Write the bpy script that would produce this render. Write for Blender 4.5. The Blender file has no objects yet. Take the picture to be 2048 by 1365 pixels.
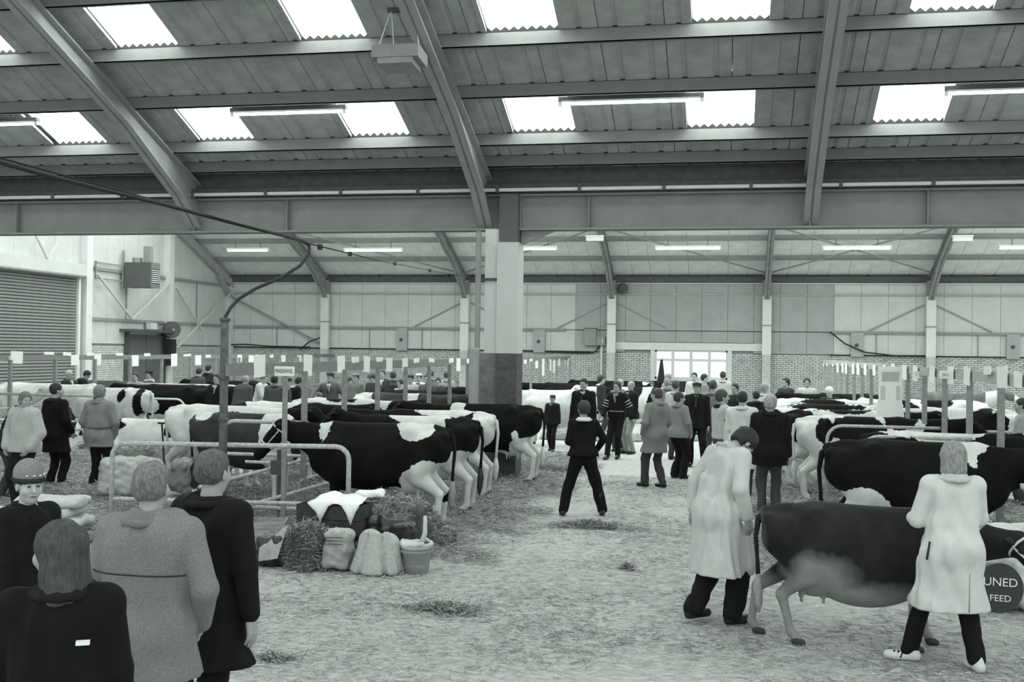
import bpy, math, random
import numpy as np
from mathutils import Matrix, Vector, Euler
random.seed(4); RNG = np.random.default_rng(11)
S = bpy.context.scene
COL = S.collection
PI = math.pi
# ---------------------------------------------------------------- camera, world, exposure
F_PX, YAW, PITCH, ROLL, CAM_H = 2177.0, 0.197, 0.008, 0.0136, 2.4
cd = bpy.data.cameras.new('camera'); cam = bpy.data.objects.new('camera', cd); COL.objects.link(cam)
cd.sensor_width = 36.0; cd.lens = F_PX * 36 / 2048; cd.clip_start = .1; cd.clip_end = 300
_f = Vector((-math.sin(YAW) * math.cos(PITCH), math.cos(YAW) * math.cos(PITCH), math.sin(PITCH)))
_r = Vector((math.cos(YAW), math.sin(YAW), 0)); _u = _r.cross(_f)
_r2 = _r * math.cos(ROLL) + _u * math.sin(ROLL)
_u2 = _u * math.cos(ROLL) - _r * math.sin(ROLL)
M = Matrix((_r2, _u2, -_f)).transposed().to_4x4(); M.translation = (0, 0, CAM_H)
cam.matrix_world = M
S.camera = cam
w = bpy.data.worlds.new('world'); S.world = w; w.use_nodes = True
w.node_tree.nodes['Background'].inputs[0].default_value = (.93, .98, .95, 1)
w.node_tree.nodes['Background'].inputs[1].default_value = 1.0
S.view_settings.view_transform = 'Standard'; S.view_settings.look = 'None'
S.view_settings.exposure = 0.56; S.view_settings.gamma = 1.0; S.view_settings.use_curve_mapping = False
S.cycles.max_bounces = 6; S.cycles.diffuse_bounces = 4; S.cycles.use_denoising = True
SKY_E = 6.2      # glow of the translucent rooflight sheets (daylight behind them)
TUBE_E = 5.0

def ray(px, py):
    rr = (px - 1024) / F_PX; uu = (682.5 - py) / F_PX
    c, s = math.cos(ROLL), math.sin(ROLL)
    r = rr * c - uu * s; u = rr * s + uu * c
    cp, sp = math.cos(PITCH), math.sin(PITCH)
    d = cp - u * sp; z = sp + u * cp
    return (r * math.cos(YAW) - d * math.sin(YAW), r * math.sin(YAW) + d * math.cos(YAW), z)
def at(px, py, z=0.0):            # point of height z seen at that pixel of the 2048x1365 frame
    x, y, dz = ray(px, py); t = (z - CAM_H) / dz
    return x * t, y * t
def on_y(px, Y):                  # X on the plane Y
    x, y, _ = ray(px, 690); return x / y * Y
def xyz_y(px, py, Y):
    x, y, dz = ray(px, py); t = Y / y
    return x * t, Y, CAM_H + dz * t
def xyz_x(px, py, X):
    x, y, dz = ray(px, py); t = X / x
    return X, y * t, CAM_H + dz * t

# ---------------------------------------------------------------- materials
TINT = (.955, 1.0, .972)
def grey(v): return (v * TINT[0], v * TINT[1], v * TINT[2], 1)
_M = {}
def mat(name, v, rough=.8, var=0.0, scale=8.0, bump=0.0, bscale=60.0, metal=0.0, stretch=None, spec=.18):
    if name in _M: return _M[name]
    m = bpy.data.materials.new(name); m.use_nodes = True; _M[name] = m
    nt = m.node_tree; N = nt.nodes; L = nt.links; b = N['Principled BSDF']
    b.inputs['Base Color'].default_value = grey(v); b.inputs['Roughness'].default_value = rough
    b.inputs['Metallic'].default_value = metal; b.inputs['Specular IOR Level'].default_value = spec
    if var or bump:
        tc = N.new('ShaderNodeTexCoord'); mp = N.new('ShaderNodeMapping'); L.new(tc.outputs['Object'], mp.inputs[0])
        if stretch: mp.inputs['Scale'].default_value = stretch
    if var:
        n = N.new('ShaderNodeTexNoise'); n.inputs['Scale'].default_value = scale; n.inputs['Detail'].default_value = 6
        n.inputs['Roughness'].default_value = .65
        L.new(mp.outputs[0], n.inputs['Vector'])
        cr = N.new('ShaderNodeValToRGB'); cr.color_ramp.elements[0].position = .3; cr.color_ramp.elements[1].position = .7
        cr.color_ramp.elements[0].color = grey(max(0, v * (1 - var))); cr.color_ramp.elements[1].color = grey(min(1, v * (1 + var)))
        L.new(n.outputs['Fac'], cr.inputs[0]); L.new(cr.outputs[0], b.inputs['Base Color'])
    if bump:
        n2 = N.new('ShaderNodeTexNoise'); n2.inputs['Scale'].default_value = bscale; n2.inputs['Detail'].default_value = 3
        L.new(mp.outputs[0], n2.inputs['Vector'])
        bp = N.new('ShaderNodeBump'); bp.inputs['Strength'].default_value = bump; bp.inputs['Distance'].default_value = .01
        L.new(n2.outputs['Fac'], bp.inputs['Height']); L.new(bp.outputs[0], b.inputs['Normal'])
    return m
def emit(name, v, e):
    if name in _M: return _M[name]
    m = bpy.data.materials.new(name); m.use_nodes = True; _M[name] = m
    b = m.node_tree.nodes['Principled BSDF']; b.inputs['Base Color'].default_value = grey(v)
    b.inputs['Emission Color'].default_value = (.96, 1, .975, 1); b.inputs['Emission Strength'].default_value = e
    return m
def cloth(v, kind='wool'):
    v = round(v * (.6 if v < .03 else 1), 4)
    if kind == 'tweed': return mat(f'tweed_{v}', v, .95, .32, 130, .5, 160)
    if kind == 'fleece': return mat(f'fleece_{v}', v, .95, .14, 60, .9, 60)
    return mat(f'cloth_{v}', v, .9, .07, 10, .25, 90)
def coat_mat(name, black, white, rough=.8, soft=0):
    """cattle coat: the mesh carries a signed 'patch' value, sharpened here with a little ragged edge"""
    if name in _M: return _M[name]
    m = bpy.data.materials.new(name); m.use_nodes = True; _M[name] = m
    nt = m.node_tree; N = nt.nodes; L = nt.links; b = N['Principled BSDF']; b.inputs['Roughness'].default_value = rough
    b.inputs['Specular IOR Level'].default_value = .07
    at_ = N.new('ShaderNodeAttribute'); at_.attribute_name = 'patch'
    tc = N.new('ShaderNodeTexCoord'); n = N.new('ShaderNodeTexNoise'); n.inputs['Scale'].default_value = 16; n.inputs['Detail'].default_value = 5
    L.new(tc.outputs['Object'], n.inputs['Vector'])
    ma = N.new('ShaderNodeMath'); ma.operation = 'MULTIPLY_ADD'; ma.inputs[1].default_value = .22; L.new(n.outputs['Fac'], ma.inputs[0])
    L.new(at_.outputs['Fac'], ma.inputs[2])
    cr = N.new('ShaderNodeValToRGB'); cr.color_ramp.elements[0].position = .0 if soft else .10; cr.color_ramp.elements[1].position = .55 if soft else .12
    n2 = N.new('ShaderNodeTexNoise'); n2.inputs['Scale'].default_value = 5; n2.inputs['Detail'].default_value = 6; L.new(tc.outputs['Object'], n2.inputs['Vector'])
    L.new(ma.outputs[0], cr.inputs[0])
    mx = N.new('ShaderNodeMix'); mx.data_type = 'RGBA'; L.new(cr.outputs[0], mx.inputs['Factor'])
    def two(v, k):
        c = N.new('ShaderNodeValToRGB'); c.color_ramp.elements[0].position = .3; c.color_ramp.elements[1].position = .7
        c.color_ramp.elements[0].color = grey(v * (1 - k)); c.color_ramp.elements[1].color = grey(v * (1 + k)); L.new(n2.outputs['Fac'], c.inputs[0]); return c
    L.new(two(white, .12).outputs[0], mx.inputs[6]); L.new(two(black, .3).outputs[0], mx.inputs[7])
    L.new(mx.outputs[2], b.inputs['Base Color'])
    n3 = N.new('ShaderNodeTexNoise'); n3.inputs['Scale'].default_value = 70; L.new(tc.outputs['Object'], n3.inputs['Vector'])
    bp = N.new('ShaderNodeBump'); bp.inputs['Strength'].default_value = .3; bp.inputs['Distance'].default_value = .01
    L.new(n3.outputs['Fac'], bp.inputs['Height']); L.new(bp.outputs[0], b.inputs['Normal'])
    return m

# ---------------------------------------------------------------- mesh helpers
class MB:
    def __init__(s): s.v = []; s.f = []
    def add(s, v, f):
        o = len(s.v); s.v += [tuple(p) for p in v]; s.f += [tuple(i + o for i in q) for q in f]; return s
    def box(s, x0, x1, y0, y1, z0, z1, T=None):
        v = [(x, y, z) for z in (z0, z1) for y in (y0, y1) for x in (x0, x1)]
        if T: v = [T @ Vector(p) for p in v]
        return s.add(v, [(0, 2, 3, 1), (4, 5, 7, 6), (0, 1, 5, 4), (2, 6, 7, 3), (0, 4, 6, 2), (1, 3, 7, 5)])
    def bar(s, a, b, w, h=None, up=(0, 0, 1)):     # square bar from a to b
        a = Vector(a); b = Vector(b); h = h or w; d = (b - a); 
        if d.length < 1e-6: return s
        d.normalize(); up = Vector(up)
        if abs(d.dot(up)) > .98: up = Vector((0, 1, 0))
        x = d.cross(up).normalized() * w / 2; y = x.cross(d).normalized() * h / 2
        v = [p + sx * x + sy * y for p in (a, b) for sx, sy in ((-1, -1), (1, -1), (1, 1), (-1, 1))]
        return s.add(v, [(3, 2, 1, 0), (4, 5, 6, 7), (0, 1, 5, 4), (1, 2, 6, 5), (2, 3, 7, 6), (3, 0, 4, 7)])
    def tube(s, pts, r, n=8, caps=True):
        pts = [Vector(p) for p in pts]; rr = r if isinstance(r, (list, tuple)) else [r] * len(pts)
        up = Vector((0, 0, 1)); v = []; prev = None
        for i, p in enumerate(pts):
            d = (pts[min(i + 1, len(pts) - 1)] - pts[max(i - 1, 0)]).normalized()
            if prev is None:
                prev = d.cross(up) if abs(d.dot(up)) < .95 else d.cross(Vector((1, 0, 0)))
            x = (prev - d * prev.dot(d)).normalized(); prev = x; y = d.cross(x)
            for k in range(n):
                a = 2 * PI * k / n; v.append(p + (x * math.cos(a) + y * math.sin(a)) * rr[i])
        f = [(i * n + k, i * n + (k + 1) % n, (i + 1) * n + (k + 1) % n, (i + 1) * n + k) for i in range(len(pts) - 1) for k in range(n)]
        if caps: f += [tuple(range(n))[::-1], tuple((len(pts) - 1) * n + k for k in range(n))]
        return s.add(v, f)
    def lathe(s, prof, c=(0, 0, 0), n=16, sx=1, sy=1):
        v = [(c[0] + r * math.cos(2 * PI * k / n) * sx, c[1] + r * math.sin(2 * PI * k / n) * sy, c[2] + z) for r, z in prof for k in range(n)]
        f = [(i * n + k, i * n + (k + 1) % n, (i + 1) * n + (k + 1) % n, (i + 1) * n + k) for i in range(len(prof) - 1) for k in range(n)]
        f += [tuple(range(n))[::-1], tuple((len(prof) - 1) * n + k for k in range(n))]
        return s.add(v, f)
    def mesh(s, name, smooth=False):
        me = bpy.data.meshes.new(name); me.from_pydata(s.v, [], s.f); me.update()
        if smooth: me.shade_smooth()
        return me
    def build(s, name, m, parent=None, smooth=False, **kw):
        return link(name, s.mesh(name, smooth), m, parent, **kw)
def link(name, me, m, parent=None, loc=None, rotz=None, label=None, cat=None, group=None, kind=None):
    o = bpy.data.objects.new(name, me); COL.objects.link(o)
    if m is not None and me is not None and not len(me.materials): me.materials.append(m)
    if parent is not None: o.parent = parent
    if loc is not None: o.location = loc
    if rotz is not None: o.rotation_euler = (0, 0, rotz)
    for k, v in (('label', label), ('category', cat), ('group', group), ('kind', kind)):
        if v: o[k] = v
    return o
def empty(name, loc, rotz=0, **kw): return link(name, None, None, None, loc, rotz, **kw)
def np_mesh(name, V, Q, smooth=True):
    me = bpy.data.meshes.new(name); k = Q.shape[1]
    me.vertices.add(len(V)); me.vertices.foreach_set('co', np.ascontiguousarray(V, np.float32).ravel())
    me.loops.add(Q.size); me.loops.foreach_set('vertex_index', np.ascontiguousarray(Q, np.int32).ravel())
    me.polygons.add(len(Q)); me.polygons.foreach_set('loop_start', np.arange(0, Q.size, k, dtype=np.int32))
    me.update(calc_edges=True)
    if smooth: me.shade_smooth()
    return me
def text(name, body, size, loc, rot, m, parent, ext=.002, align='CENTER'):
    c = bpy.data.curves.new(name, 'FONT'); c.body = body; c.size = size; c.align_x = align; c.align_y = 'CENTER'; c.extrude = ext
    o = bpy.data.objects.new(name, c); COL.objects.link(o); c.materials.append(m); o.parent = parent; o.location = loc; o.rotation_euler = rot
    return o

# ---------------------------------------------------------------- implicit surfaces: smooth union of limbs -> one continuous skin
class Body:
    def __init__(s, vox): s.vox = vox; s.p = []
    def cone(s, a, b, ra, rb, k=.03, n=None, sq=1.0, sub=False):
        s.p.append(('c', np.array(a, float), np.array(b, float), ra, rb, k, None if n is None else np.array(n, float), sq, sub)); return s
    def ell(s, c, r, k=.03, R=None, sub=False):
        s.p.append(('e', np.array(c, float), np.array(r, float), R, 0, k, None, 1, sub)); return s
    def chain(s, pts, k=.03, **kw):                # [(x,y,z,r),...]
        for a, b in zip(pts[:-1], pts[1:]): s.cone(a[:3], b[:3], a[3], b[3], k, **kw)
        return s
    def cut(s, axis, val, sign):                   # keep the side where sign*(p-val) < 0
        s.p.append(('p', axis, val, sign)); return s
    def noise(s, amp, freq, seed=0, zstretch=.4): s.p.append(('n', amp, freq, seed, zstretch)); return s
    def bounds(s):
        lo = np.full(3, 1e9); hi = np.full(3, -1e9)
        for q in s.p:
            if q[0] == 'c' and not q[8]:
                m = max(q[3], q[4]) * max(1, 1 if q[7] <= 1 else q[7]) + .02; lo = np.minimum(lo, np.minimum(q[1], q[2]) - m); hi = np.maximum(hi, np.maximum(q[1], q[2]) + m)
            elif q[0] == 'e' and not q[8]:
                r = q[2] if q[3] is None else np.full(3, q[2].max()); lo = np.minimum(lo, q[1] - r - .02); hi = np.maximum(hi, q[1] + r + .02)
        return lo, hi
    def solve(s):
        h = s.vox; lo, hi = s.bounds(); lo = lo - 2 * h; n = np.ceil((hi - lo) / h).astype(int) + 3
        ax = [lo[i] + h * np.arange(n[i]) for i in range(3)]
        V = np.full(n, .2, np.float32)
        for q in s.p:
            if q[0] in 'ce':
                if q[0] == 'c': m = max(q[3], q[4]) * max(1., q[7]) + q[5] + 2.5 * h; l = np.minimum(q[1], q[2]) - m; g = np.maximum(q[1], q[2]) + m
                else:
                    r = q[2] if q[3] is None else np.full(3, q[2].max()); l = q[1] - r - q[5] - 2.5 * h; g = q[1] + r + q[5] + 2.5 * h
                i0 = np.maximum(0, np.floor((l - lo) / h).astype(int)); i1 = np.minimum(n, np.ceil((g - lo) / h).astype(int) + 1)
                if np.any(i1 <= i0): continue
                sl = tuple(slice(a, b) for a, b in zip(i0, i1))
                X = ax[0][sl[0]][:, None, None]; Y = ax[1][sl[1]][None, :, None]; Z = ax[2][sl[2]][None, None, :]
                if q[0] == 'c':
                    _, a, b, ra, rb, k, nn, sq, sub = q; ab = b - a; L2 = max(1e-9, ab @ ab)
                    dx = X - a[0]; dy = Y - a[1]; dz = Z - a[2]
                    t = np.clip((dx * ab[0] + dy * ab[1] + dz * ab[2]) / L2, 0, 1)
                    wx = dx - t * ab[0]; wy = dy - t * ab[1]; wz = dz - t * ab[2]
                    if nn is not None:
                        wn = (wx * nn[0] + wy * nn[1] + wz * nn[2]) * (1 / sq - 1)
                        wx = wx + wn * nn[0]; wy = wy + wn * nn[1]; wz = wz + wn * nn[2]
                    d = np.sqrt(wx * wx + wy * wy + wz * wz) - (ra + (rb - ra) * t)
                    if nn is not None and sq < 1: d = d * (.5 + .5 * sq)
                else:
                    _, c, r, R, _, k, _, _, sub = q
                    dx = X - c[0]; dy = Y - c[1]; dz = Z - c[2]
                    if R is not None:
                        R = np.array(R); dx, dy, dz = (R[0, i] * dx + R[1, i] * dy + R[2, i] * dz for i in range(3))
                    k0 = np.sqrt((dx / r[0]) ** 2 + (dy / r[1]) ** 2 + (dz / r[2]) ** 2)
                    k1 = np.sqrt((dx / r[0] ** 2) ** 2 + (dy / r[1] ** 2) ** 2 + (dz / r[2] ** 2) ** 2) + 1e-9
                    d = k0 * (k0 - 1) / k1
                W = V[sl]
                if sub:
                    d = -d; hh = np.clip(.5 - .5 * (W - d) / k, 0, 1); V[sl] = W * (1 - hh) + d * hh + k * hh * (1 - hh)
                else:
                    hh = np.clip(.5 + .5 * (W - d) / k, 0, 1); V[sl] = W * (1 - hh) + d * hh - k * hh * (1 - hh)
            elif q[0] == 'p':
                sh = [1, 1, 1]; sh[q[1]] = -1; d = (q[3] * (ax[q[1]] - q[2])).reshape(sh); V = np.maximum(V, d)
            elif q[0] == 'n':
                _, amp, fr, sd, zs = q; rs = np.random.default_rng(sd); near = np.abs(V) < .12
                I = np.nonzero(near); P = np.stack([ax[i][I[i]] for i in range(3)], 1); P[:, 2] *= zs; acc = 0
                for o in range(5):
                    kx = rs.normal(size=3); kx /= np.linalg.norm(kx); acc = acc + np.sin(P @ kx * fr * (1 + .45 * o) + rs.uniform(0, 6.3)) / (1 + .4 * o)
                V[I] += amp * acc
        V = np.pad(V, 1, constant_values=.2); lo = lo - h
        ins = V < 0; nx, ny, nz = V.shape
        c8 = [ins[a:nx - 1 + a, b:ny - 1 + b, c:nz - 1 + c] for a in (0, 1) for b in (0, 1) for c in (0, 1)]
        cnt = sum(x.astype(np.int8) for x in c8); act = (cnt > 0) & (cnt < 8)
        idx = np.nonzero(act); nn = len(idx[0])
        if nn == 0: return np.zeros((0, 3)), np.zeros((0, 4), int)
        cid = np.full(act.shape, -1, np.int32); cid[idx] = np.arange(nn)
        P = np.zeros((nn, 3)); C = np.zeros(nn); vals = {}
        for a in (0, 1):
            for b in (0, 1):
                for c in (0, 1): vals[a, b, c] = V[idx[0] + a, idx[1] + b, idx[2] + c]
        for A in vals:
            for axn in range(3):
                if A[axn] == 0:
                    B = list(A); B[axn] = 1; B = tuple(B); va, vb = vals[A], vals[B]; m = (va < 0) != (vb < 0)
                    t = np.where(m, va / np.where(m, va - vb, 1), 0)
                    for j in range(3): P[:, j] += np.where(m, A[j] + (t if j == axn else 0), 0)
                    C += m
        P = P / C[:, None]; P = (np.stack(idx, 1) + P) * h + lo
        Q = []
        for axn in range(3):
            a = ins[:-1] if axn == 0 else ins[:, :-1] if axn == 1 else ins[:, :, :-1]
            b = ins[1:] if axn == 0 else ins[:, 1:] if axn == 1 else ins[:, :, 1:]
            e = a != b; E = np.nonzero(e); fl = a[E]
            o1, o2 = [(1, 2), (2, 0), (0, 1)][axn]
            def cell(d1, d2):
                I = [E[0].copy(), E[1].copy(), E[2].copy()]; I[o1] = I[o1] - d1; I[o2] = I[o2] - d2; return cid[I[0], I[1], I[2]]
            q = np.stack([cell(1, 1), cell(0, 1), cell(0, 0), cell(1, 0)], 1); q[~fl] = q[~fl][:, ::-1]; Q.append(q)
        return P, np.concatenate(Q)
    def mesh(s, name):
        P, Q = s.solve(); return np_mesh(name, P, Q)
    def obj(s, name, m, parent=None, **kw): return link(name, s.mesh(name), m, parent, **kw)
# ---------------------------------------------------------------- the hall
D, YG, SL, Z0 = 43.474, 20.346, .3817, 5.80     # far wall, valley girder, roof slope, sheet height at the valley
XL, XR = -21.07, 14.0
COLX = [-16.589, -10.589, -4.589, 1.411, 7.411, 13.411]
M_floor = mat('straw dusted concrete', .40, .95, .36, 11, .8, 40, stretch=(.7, 1.5, 1))
M_steel = mat('grey painted steel', .27, .7, .12, 3)
M_girder = mat('girder paint', .25, .75, .1, 2)
M_white = mat('white paint', .66, .7, .06, 3)
M_clad = mat('pale wall cladding', .56, .8, .07, 2)
M_cladg = mat('grey wall cladding', .37, .8, .08, 2)
M_brick = mat('far wall brick', .50, .9, .25, 5, .3, 40)
M_mortar = mat('mortar', .27, .95, .1, 10)
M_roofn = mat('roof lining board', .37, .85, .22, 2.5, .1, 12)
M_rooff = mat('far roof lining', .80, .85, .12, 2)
M_dark = mat('dark grey steel', .09, .6, .2, 6)
M_black = mat('black paint', .03, .7)
M_purl = mat('purlin steel', .19, .65, .1, 3)
M_paper = mat('white paper', .80, .9, .05, 20)
M_galv = mat('galvanised tube', .42, .5, .35, 25)
M_glow = emit('rooflight sheet', .8, SKY_E)
M_tube = emit('fluorescent tube', .9, TUBE_E)

MB().box(-26, 20, -2, D + .3, -.25, 0).build('floor', M_floor, kind='structure')

# --- back wall: brick dado with real bricks, cladding sheets above, a row of window lights
ZB, ZR, ZE = 2.36, 3.23, 5.085
wx0, wx1, wz0, wz1 = on_y(1310, D), on_y(1456, D), 1.33, 2.47   # window opening
wall = MB().box(XL - .3, wx0, D, D + .25, 0, 5.4).box(wx1, XR, D, D + .25, 0, 5.4).box(wx0, wx1, D, D + .25, 0, wz0).box(wx0, wx1, D, D + .25, wz1, 5.4).build('wall_back', M_mortar, kind='structure')
bm_ = MB().box(-.105, .105, -.03, .03, -.031, .031).mesh('brick'); bm_.materials.append(M_brick)
bm2 = bm_.copy(); bm2.materials.clear(); bm2.materials.append(mat('darker brick', .38, .9, .2, 5))
rest = MB(); lst = []
for r in range(31):
    z = .04 + r * .0755; x = XL + (.11 if r % 2 else 0)
    while x < XR:
        x += .2255
        if wx0 - .06 < x < wx1 + .06 and z > wz0 - .05: continue
        px = x / D
        lst.append((x, z))
near = sorted([p for p in lst if p[1] > 1.45 and p[0] > wx1], key=lambda p: (-p[0] + 0.0 * p[1]))
near = [p for p in near if p[0] < 11.0][:298]; ns = set(near)
for i, (x, z) in enumerate(near):
    link('brick', bm_ if (i * 7) % 5 else bm2, None, wall, (x, D - .02, z))
for x, z in lst:
    if (x, z) not in ns: rest.box(x - .105, x + .105, D - .05, D + .01, z - .031, z + .031)
rest.build('brick_courses', M_brick, wall, kind='stuff')
# cladding sheets (1 m) with recessed joints; the grey run is a pair of big sliding doors
gx0, gx1 = on_y(1132, D), on_y(1660, D)
x = XL; cl = {}
while x < XR - .1:
    x2 = x + 1.0; g = gx0 < x + .5 < gx1
    for z0, z1, tag in ((ZB + .02, ZR - .02, 'low'), (ZR + .02, ZE - .42, 'mid'), (ZE - .40, ZE, 'top')):
        if g and tag == 'low' : z0 = 2.78 if on_y(1228, D) < x + .5 < on_y(1532, D) else ZB + .02
        MB().box(x + .006, min(x2, XR) - .006, D - .055 - (.03 if g else 0), D + .02, z0, z1).build('panel', M_cladg if g else M_clad, wall)
    x = x2
# lintel over the window bay
MB().box(on_y(1230, D), on_y(1530, D), D - .12, D, 2.47, 2.76).build('trim_1', M_white, kind='structure')
# rails and dark strip lines on the back wall
def rail(nm, x0, x1, z, h, d, m): MB().box(x0, x1, D - .07 - d, D - .05, z - h / 2, z + h / 2).build(nm, m, kind='structure')
rail('trim_2', XL, gx0, ZR, .10, .10, M_steel); rail('trim_3', gx1, XR, ZR, .10, .10, M_steel)
rail('trim_4', XL, on_y(1180, D), ZB, .05, .04, M_black); rail('trim_5', gx1, XR, ZB, .05, .04, M_black)
rail('trim_6', XL, XR, ZE + .02, .05, .12, M_white); rail('trim_7', XL, XR, ZE - .42, .07, .06, M_cladg)
MB().box(XL, XR, D - .34, D - .08, ZE + .06, ZE + .27).build('trim_8', M_dark, kind='structure')      # dark grey eaves beam
for px in (555, 740, 845, 1752, 1955): 
    x_ = on_y(px, D); MB().box(x_ - .02, x_ + .02, D - .09, D - .05, ZB, ZR).build('trim_9', M_steel, kind='structure')
# window
wf = MB(); fy0, fy1 = D - .06, D + .05
for a_, b_ in ((wx0 - .16, wx0 + .01), (wx1 - .01, wx1 + .16)): wf.box(a_, b_, D - .09, D - .01, wz0 - .09, wz1 + .02)
wf.box(wx0, wx0 + .08, fy0, fy1, wz0, wz1).box(wx1 - .08, wx1, fy0, fy1, wz0, wz1).box(wx0, wx1, fy0, fy1, wz0, wz0 + .08).box(wx0, wx1, fy0, fy1, wz1 - .07, wz1)
win = empty('window_1', (0, 0, 0), kind='structure'); wf.build('window_frame', M_white, win)
ww = (wx1 - wx0) / 4
for i in (1, 2, 3): MB().box(wx0 + ww * i - .06, wx0 + ww * i + .06, fy0 + .01, fy1 - .01, wz0, wz1).build('mullion', M_white, win)
MB().box(wx0, wx1, fy0 + .015, fy1 - .015, 2.03, 2.13).build('transom', M_white, win)
MB().box(wx0 - .1, wx1 + .1, D - .2, D - .02, wz0 - .08, wz0).build('window_sill', M_white, win)
gm = bpy.data.materials.new('window glass'); gm.use_nodes = True; gb = gm.node_tree.nodes['Principled BSDF']
gb.inputs['Transmission Weight'].default_value = 1; gb.inputs['Roughness'].default_value = .02; gb.inputs['IOR'].default_value = 1.05; gb.inputs['Base Color'].default_value = (.97, 1, .98, 1)
for i in range(4):
    for za, zb in ((wz0 + .08, 2.03), (2.13, wz1 - .07)):
        MB().box(wx0 + ww * i + .06, wx0 + ww * (i + 1) - .06, D - .005, D + .005, za, zb).build('pane', gm, win)
# boxes of fittings on the cladding
for px in (806, 1080, 1713, 2024):
    x_ = on_y(px, D); b_ = MB().box(x_ - .23, x_ + .23, D - .22, D - .05, ZB - .05, ZR).build('wall_duct_panel', M_cladg, label={806: 'pale grey boxed panel on the back wall, left of the brick-footed column', 1080: 'pale grey boxed panel on the back wall, just right of the brick-footed column', 1713: 'pale grey boxed panel on the back wall behind the right-hand show cards', 2024: 'pale grey boxed panel at the far right end of the back wall'}[px], cat='wall panel')
    MB().lathe([(.07, 0), (.07, .03), (.05, .05)], (0, 0, 0), 12).build('knob', M_dark, b_).matrix_local = Matrix.Translation((x_ - .02, D - .22, 2.75)) @ Matrix.Rotation(PI / 2, 4, 'X')
# electrical boxes
eb = empty('switch_box', (on_y(1190, D), D - .06, 0), label='grey electrical switch boxes on the back wall beside the white column', cat='switch box')
MB().box(-.39, .08, -.28, 0, 2.62, 3.28).build('cabinet', M_steel, eb); MB().box(.09, .45, -.24, 0, 2.62, 2.96).build('fuse_box', M_steel, eb)
MB().box(-.4, .09, -.30, 0, 3.28, 3.31).build('lid', M_dark, eb); MB().box(.31, .35, -.26, -.24, 2.72, 2.88).build('handle', M_white, eb)
x_ = on_y(1204, D)
MB().tube([(x_, D - .12, 0), (x_, D - .12, 2.62)], .055, 10).build('conduit', M_white, label='white vertical conduit pipe under the electrical switch boxes', cat='pipe')
MB().tube([(on_y(1040, D), D - .15, 2.37), (on_y(1150, D), D - .15, 2.31), (on_y(1178, D), D - .15, 2.31), (on_y(1192, D), D - .15, 2.36), (on_y(1200, D), D - .15, 2.59)], .03, 8).build('power_cable', M_black, label='black cable running along the brick top into the switch boxes', cat='cable')
# black easel-like flag stand at the window
xs_, ys_, _ = xyz_y(1322, 760, D - 1.2)
MB().add([(xs_ - .16, ys_, 1.2), (xs_ + .16, ys_, 1.2), (xs_ + .05, ys_, 2.1), (xs_ - .03, ys_, 2.1), (xs_ - .16, ys_ + .15, 1.2), (xs_ + .16, ys_ + .15, 1.2), (xs_ + .05, ys_ + .1, 2.1), (xs_ - .03, ys_ + .1, 2.1)],
         [(0, 1, 2, 3), (7, 6, 5, 4), (0, 4, 5, 1), (3, 2, 6, 7), (1, 5, 6, 2), (0, 3, 7, 4)]).box(xs_ - .3, xs_ + 1.9, ys_ + .3, ys_ + .5, .0, 1.26).build('loading_hopper', M_black, label='black tapering chute on a low dark bench under the window', cat='hopper')

# --- far columns and rafters
def zfar(y): return ZE + .30 + SL * (D - y)      # underside of far roof sheets
RIDGE = 31.9
for i, x_ in enumerate(COLX):
    c = empty('column', (x_, D - .35, 0), kind='structure')
    MB().box(-.16, .16, -.12, .12, 0, 2.34).build('brick_pier', M_brick, c)
    MB().box(-.17, .17, -.10, .10, 2.34, 4.62).build('column_casing', M_white, c)
    MB().box(-.16, .16, -.13, .13, 4.62, 5.2).build('column_head', M_steel, c)
    MB().box(-.18, .18, -.14, .14, 3.45, 3.49).build('strap', M_steel, c)
    # rafter with haunch: web + flanges
    r = MB(); w2 = .11
    def sec(y, dep):
        zt = zfar(y) - .16; return zt, zt - dep
    ys = [D - .2, D - .9, D - 2.2, RIDGE]; dp = [1.05, .72, .40, .36]
    for k in range(3):
        a, b = ys[k], ys[k + 1]; ta, ba = sec(a, dp[k]); tb, bb = sec(b, dp[k + 1])
        for xa, xb, (z1a, z2a), (z1b, z2b) in ((-.02, .02, (ta, ba), (tb, bb)), (-w2, w2, (ta, ta - .03), (tb, tb - .03)), (-w2, w2, (ba + .03, ba), (bb + .03, bb))):
            r.add([(x_ + xa, a, z1a), (x_ + xb, a, z1a), (x_ + xb, a, z2a), (x_ + xa, a, z2a), (x_ + xa, b, z1b), (x_ + xb, b, z1b), (x_ + xb, b, z2b), (x_ + xa, b, z2b)],
                  [(0, 1, 2, 3), (7, 6, 5, 4), (0, 4, 5, 1), (1, 5, 6, 2), (2, 6, 7, 3), (3, 7, 4, 0)])
    # near slope of the far bay
    zt = zfar(RIDGE) - .16
    r.bar((x_, RIDGE, zt - .18), (x_, YG + .3, 5.55), .2, .36)
    r.build('rafter', M_steel, kind='structure')
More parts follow.
